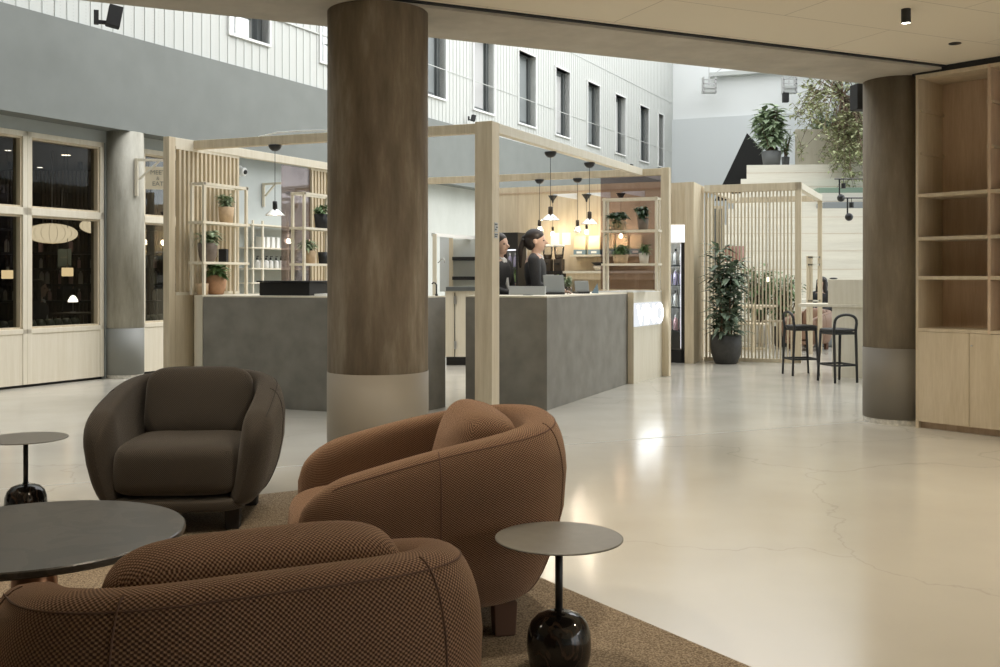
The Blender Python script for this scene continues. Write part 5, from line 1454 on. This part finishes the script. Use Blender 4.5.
def sect(i, K_=36):
    p, s_ = RS[i]; e = min(s_, TOT-s_)/(TOT/2)        # 0 front, 1 back middle
    a_ = RS[max(i-1, 0)][0]; b_ = RS[min(i+1, len(RS)-1)][0]; d = (b_-a_).normalized(); nrm = Vector((-d.y, d.x))
    if e < .02 or i in (0, len(RS)-1): nrm = Vector((-1, 0)) if p.x < 0 else Vector((1, 0))
    dd = 1-e; ee = 1-dd*dd/(dd+.05); top = .50+.21*(1-(1-max(0, min(1, ee)))**1.7); bot = .115
    dist = min(s_, TOT-s_); k_ = 1.0
    er = .15
    if dist < er: k_ = math.sqrt(max(0.0, 1-(1-dist/er)**2))
    zc = (top+bot)/2; hh = (top-bot)/2; th_ = .070+.010*(1-e)
    out = []
    zc2 = zc+(1-k_)*-.03
    for j in range(K_):
        t_ = 2*math.pi*j/K_; c_, sn = math.cos(t_), math.sin(t_)
        nn = math.copysign(abs(c_)**.62, c_)*th_*(.25+.75*k_ if k_ > 0 else .0)
        if k_ < .999: nn = math.copysign(abs(c_)**.62, c_)*th_*max(k_, .02)
        z = zc2+math.copysign(abs(sn)**.5, sn)*hh*(.80+.20*max(k_, .0))*1.0 if k_ > .999 else zc2+math.copysign(abs(sn)**(.5+.3*(1-k_)), sn)*hh*(.62+.38*k_)
        q_ = (z-bot)/.6
        off = -.055*(1-min(1, q_))**2.2+.038*math.sin(math.pi*min(1, max(0, q_)))
        if q_ > .75: off -= .05*(q_-.75)*(1-e)
        if e > .5: off += .05*max(0, q_-.3)*smooth01((e-.5)*2)
        nn += off; P_ = p+nrm*nn; out.append(Vector((P_.x, P_.y, z)))
    return out
SE = [sect(i) for i in range(len(RS))]
def make_chair(label, mat, seam):
    t = thing('lounge_armchair', label, 'armchair')
    m = MB(); K_ = len(SE[0]); vs = [v for s_ in SE for v in s_]; fs = []; uv = []
    vl = [[0] for _ in SE]
    for i, s_ in enumerate(SE):
        ref = SE[len(SE)//2]
        acc = 0
        for j in range(1, K_+1): acc += (ref[j % K_]-ref[j-1]).length; vl[i].append(acc)
    for i in range(len(SE)-1):
        for j in range(K_):
            fs.append((i*K_+j, (i+1)*K_+j, (i+1)*K_+(j+1) % K_, i*K_+(j+1) % K_))
            uv.append([(RS[i][1], vl[i][j]), (RS[i+1][1], vl[i+1][j]), (RS[i+1][1], vl[i+1][j+1]), (RS[i][1], vl[i][j+1])])
    fs.append(tuple(range(K_))); uv.append([(0, .01*j) for j in range(K_)])
    fs.append(tuple(range((len(SE)-1)*K_, len(SE)*K_))[::-1]); uv.append([(0, .01*j) for j in range(K_)])
    m.add(vs, fs); m.uv = uv; o = m.build('shell', mat, t, smooth=True)
    def cush(name, c, a_, e1, e2, axis='z', mt=None, uvax='xy', squash=None):
        m = MB(); m.sell(c, a_, e1, e2, 64, 34, axis, mt)
        if squash: m.v = [squash(p) for p in m.v]
        us_ = []
        for f in m.f:
            fv = [m.v[i] for i in f]; nn = (fv[2]-fv[0]).cross(fv[3]-fv[1]); an = [abs(nn.x), abs(nn.y), abs(nn.z)]
            k_ = an.index(max(an))
            us_.append([((p.y, p.z) if k_ == 0 else (p.x, p.z) if k_ == 1 else (p.x, p.y)) for p in fv])
        m.uv = us_; return m.build(name, mat, t, smooth=True)
    cush('seat_cushion', (0, -.060, .298), (.315, .365, .130), .40, .42, squash=lambda p: Vector((p.x*(1-.04*(p.z-.3)/.13), p.y, p.z-.02*max(0, (p.y+.0)/.3) if p.z > .3 else p.z)))
    mt = Matrix.Rotation(R(-15), 4, 'X')
    cush('back_cushion', (0, .165, .538), (.278, .115, .195), .72, .42, axis='y', mt=mt)
    cush('base_rail', (0, -.125, .140), (.325, .295, .034), .35, .35)
    for sx in (-1, 1):
        for y in (-.27, .23):
            m = MB(); c = Vector((sx*.26, y, 0)); w_ = .032
            m.hexa([c+Vector(v) for v in ((-w_, -w_, .009), (w_, -w_, .009), (w_, w_, .009), (-w_, w_, .009))], [c+Vector(v) for v in ((-w_*1.15, -w_*1.15, .12), (w_*1.15, -w_*1.15, .12), (w_*1.15, w_*1.15, .12), (-w_*1.15, w_*1.15, .12))])
            m.build('leg', seam if 'dark' in seam else 'leather_tan' if False else seam, t, bevel=.004)
    # seams running up the outside and the piped top edge
    for i in (26, 41, 59, 74):
        pts = SE[i]; K2 = len(pts)
        line = [pts[j % K2] for j in range(-8, 9)]
        nr = (SE[i][0]-SE[i][K2//2]); nr.z = 0; nr.normalize()
        MB().tube([q_+nr*.0006 for q_ in line], .0022, 6).build('seam', seam, t)
    top = [SE[i][6] for i in range(8, len(SE)-8)]
    MB().tube(top, .002, 6).build('edge_piping', mat if False else seam, t)
    return t
c1 = make_chair('dark brown lounge armchair facing the round table, before the dark counter', 'knit_brown', 'seam_dark')
c1.scale = (.975, .975, 1.012); c1.location = (-1.545, 5.02, .0); c1.rotation_euler = (0, 0, R(4))
c2 = make_chair('rust knitted lounge armchair seen from its side before the thick column', 'knit_rust', 'seam_brown')
c2.scale = (1.03, 1.09, 1.02); c2.location = (-.285, 3.57, 0); c2.rotation_euler = (0, 0, R(-79))
c4 = make_chair('tan leather lounge armchair beyond the right pergola posts', 'leather_tan', 'seam_brown')
c4.scale = (.8, .8, .95); c4.location = (5.17, 16.75, 0); c4.rotation_euler = (0, 0, R(-60))
c3 = dup(c2, (-.528, 2.02, 0), R(206), 'rust knitted lounge armchair in the foreground seen from behind'); c3.scale = (1, 1, 1)

# ------------------------------------------------------------------ tables
def side_table():
    t = thing('side_table', None, 'table')
    MB().lathe([(.001, .418), (.188, .418), (.192, .4195), (.192, .4225), (.189, .424), (.001, .424)], (0, 0, 0), 72).build('table_top', 'table_taupe', t)
    MB().tube([(0, 0, .15), (0, 0, .418)], .0115, 16).build('stem', 'black', t, smooth=True)
    pr = [(.060, .009), (.072, .012), (.087, .035), (.095, .075), (.097, .105), (.094, .14), (.084, .168), (.064, .188), (.038, .197), (.014, .199), (.014, .208), (.001, .208)]
    MB().lathe(pr, (0, 0, 0), 56).build('stone_base', 'marble_base', t, smooth=True)
    return t
s1 = side_table(); s1.location = (.177, 3.0, 0); tag(s1, 'small taupe side table with dark polished stone foot, at right of armchairs', 'table')
dup(s1, (-2.305, 4.86, 0), 0, 'small side table with black stone foot left of the dark armchair')
t = thing('coffee_table', 'large round black marble coffee table on a copper pedestal', 'table', (-1.485, 3.19, 0))
MB().lathe([(.001, .365), (.452, .365), (.460, .372), (.460, .386), (.456, .390), (.001, .390)], (-1.485, 3.19, 0), 96).build('table_top', 'marble_top', t)
MB().lathe([(.068, .02), (.068, .365), (.001, .365)], (-1.485, 3.19, 0), 40).build('pedestal', 'copper', t, smooth=True)
MB().lathe([(.26, .009), (.26, .018), (.07, .024), (.001, .024)], (-1.485, 3.19, 0), 48).build('foot_plate', 'copper', t)

# cable on beam
m = MB(); q1, q2 = FL.lerp(FR, .25), FL.lerp(FR, .6)
m.tube([(q1.x, q1.y+.04, PZ), (q1.lerp(q2, .2).x, q1.lerp(q2, .2).y+.04, PZ+.03), (q1.lerp(q2, .5).x, q1.lerp(q2, .5).y+.04, PZ+.03), (q2.x, q2.y+.04, PZ+.004)], .006, 6)
tag(m.build('power_cable', 'white_paint'), 'thin white cable lying on the front pergola beam', 'cable')

# ------------------------------------------------------------------ light, camera
w = bpy.data.worlds.new('World'); sc.world = w; w.use_nodes = True
bg = w.node_tree.nodes['Background']; bg.inputs[0].default_value = (.97, .99, 1.0, 1); bg.inputs[1].default_value = 1.3
sun = light('SUN', 'daylight', (12, 12, 12), 1.9, (1, .985, .96), rot=(Vector((1, .05, .95))).to_track_quat('Z', 'Y').to_euler()); sun.data.angle = R(60)
cam = bpy.data.cameras.new('Camera'); co = bpy.data.objects.new('Camera', cam); col.objects.link(co)
co.location = (0, 0, H); co.rotation_euler = (R(90), 0, 0); cam.lens = 36; cam.sensor_width = 36; cam.shift_y = -.0555
cam.clip_start = .05; sc.camera = co
sc.view_settings.view_transform = 'Standard'; sc.view_settings.look = 'None'; sc.view_settings.gamma = 1
sc.view_settings.use_curve_mapping = False; sc.view_settings.exposure = .85
sc.cycles.use_denoising = True
sc.cycles.max_bounces = 8; sc.cycles.diffuse_bounces = 5; sc.cycles.transparent_max_bounces = 12; sc.cycles.sample_clamp_indirect = 4
sc.cycles.caustics_reflective = False; sc.cycles.caustics_refractive = False
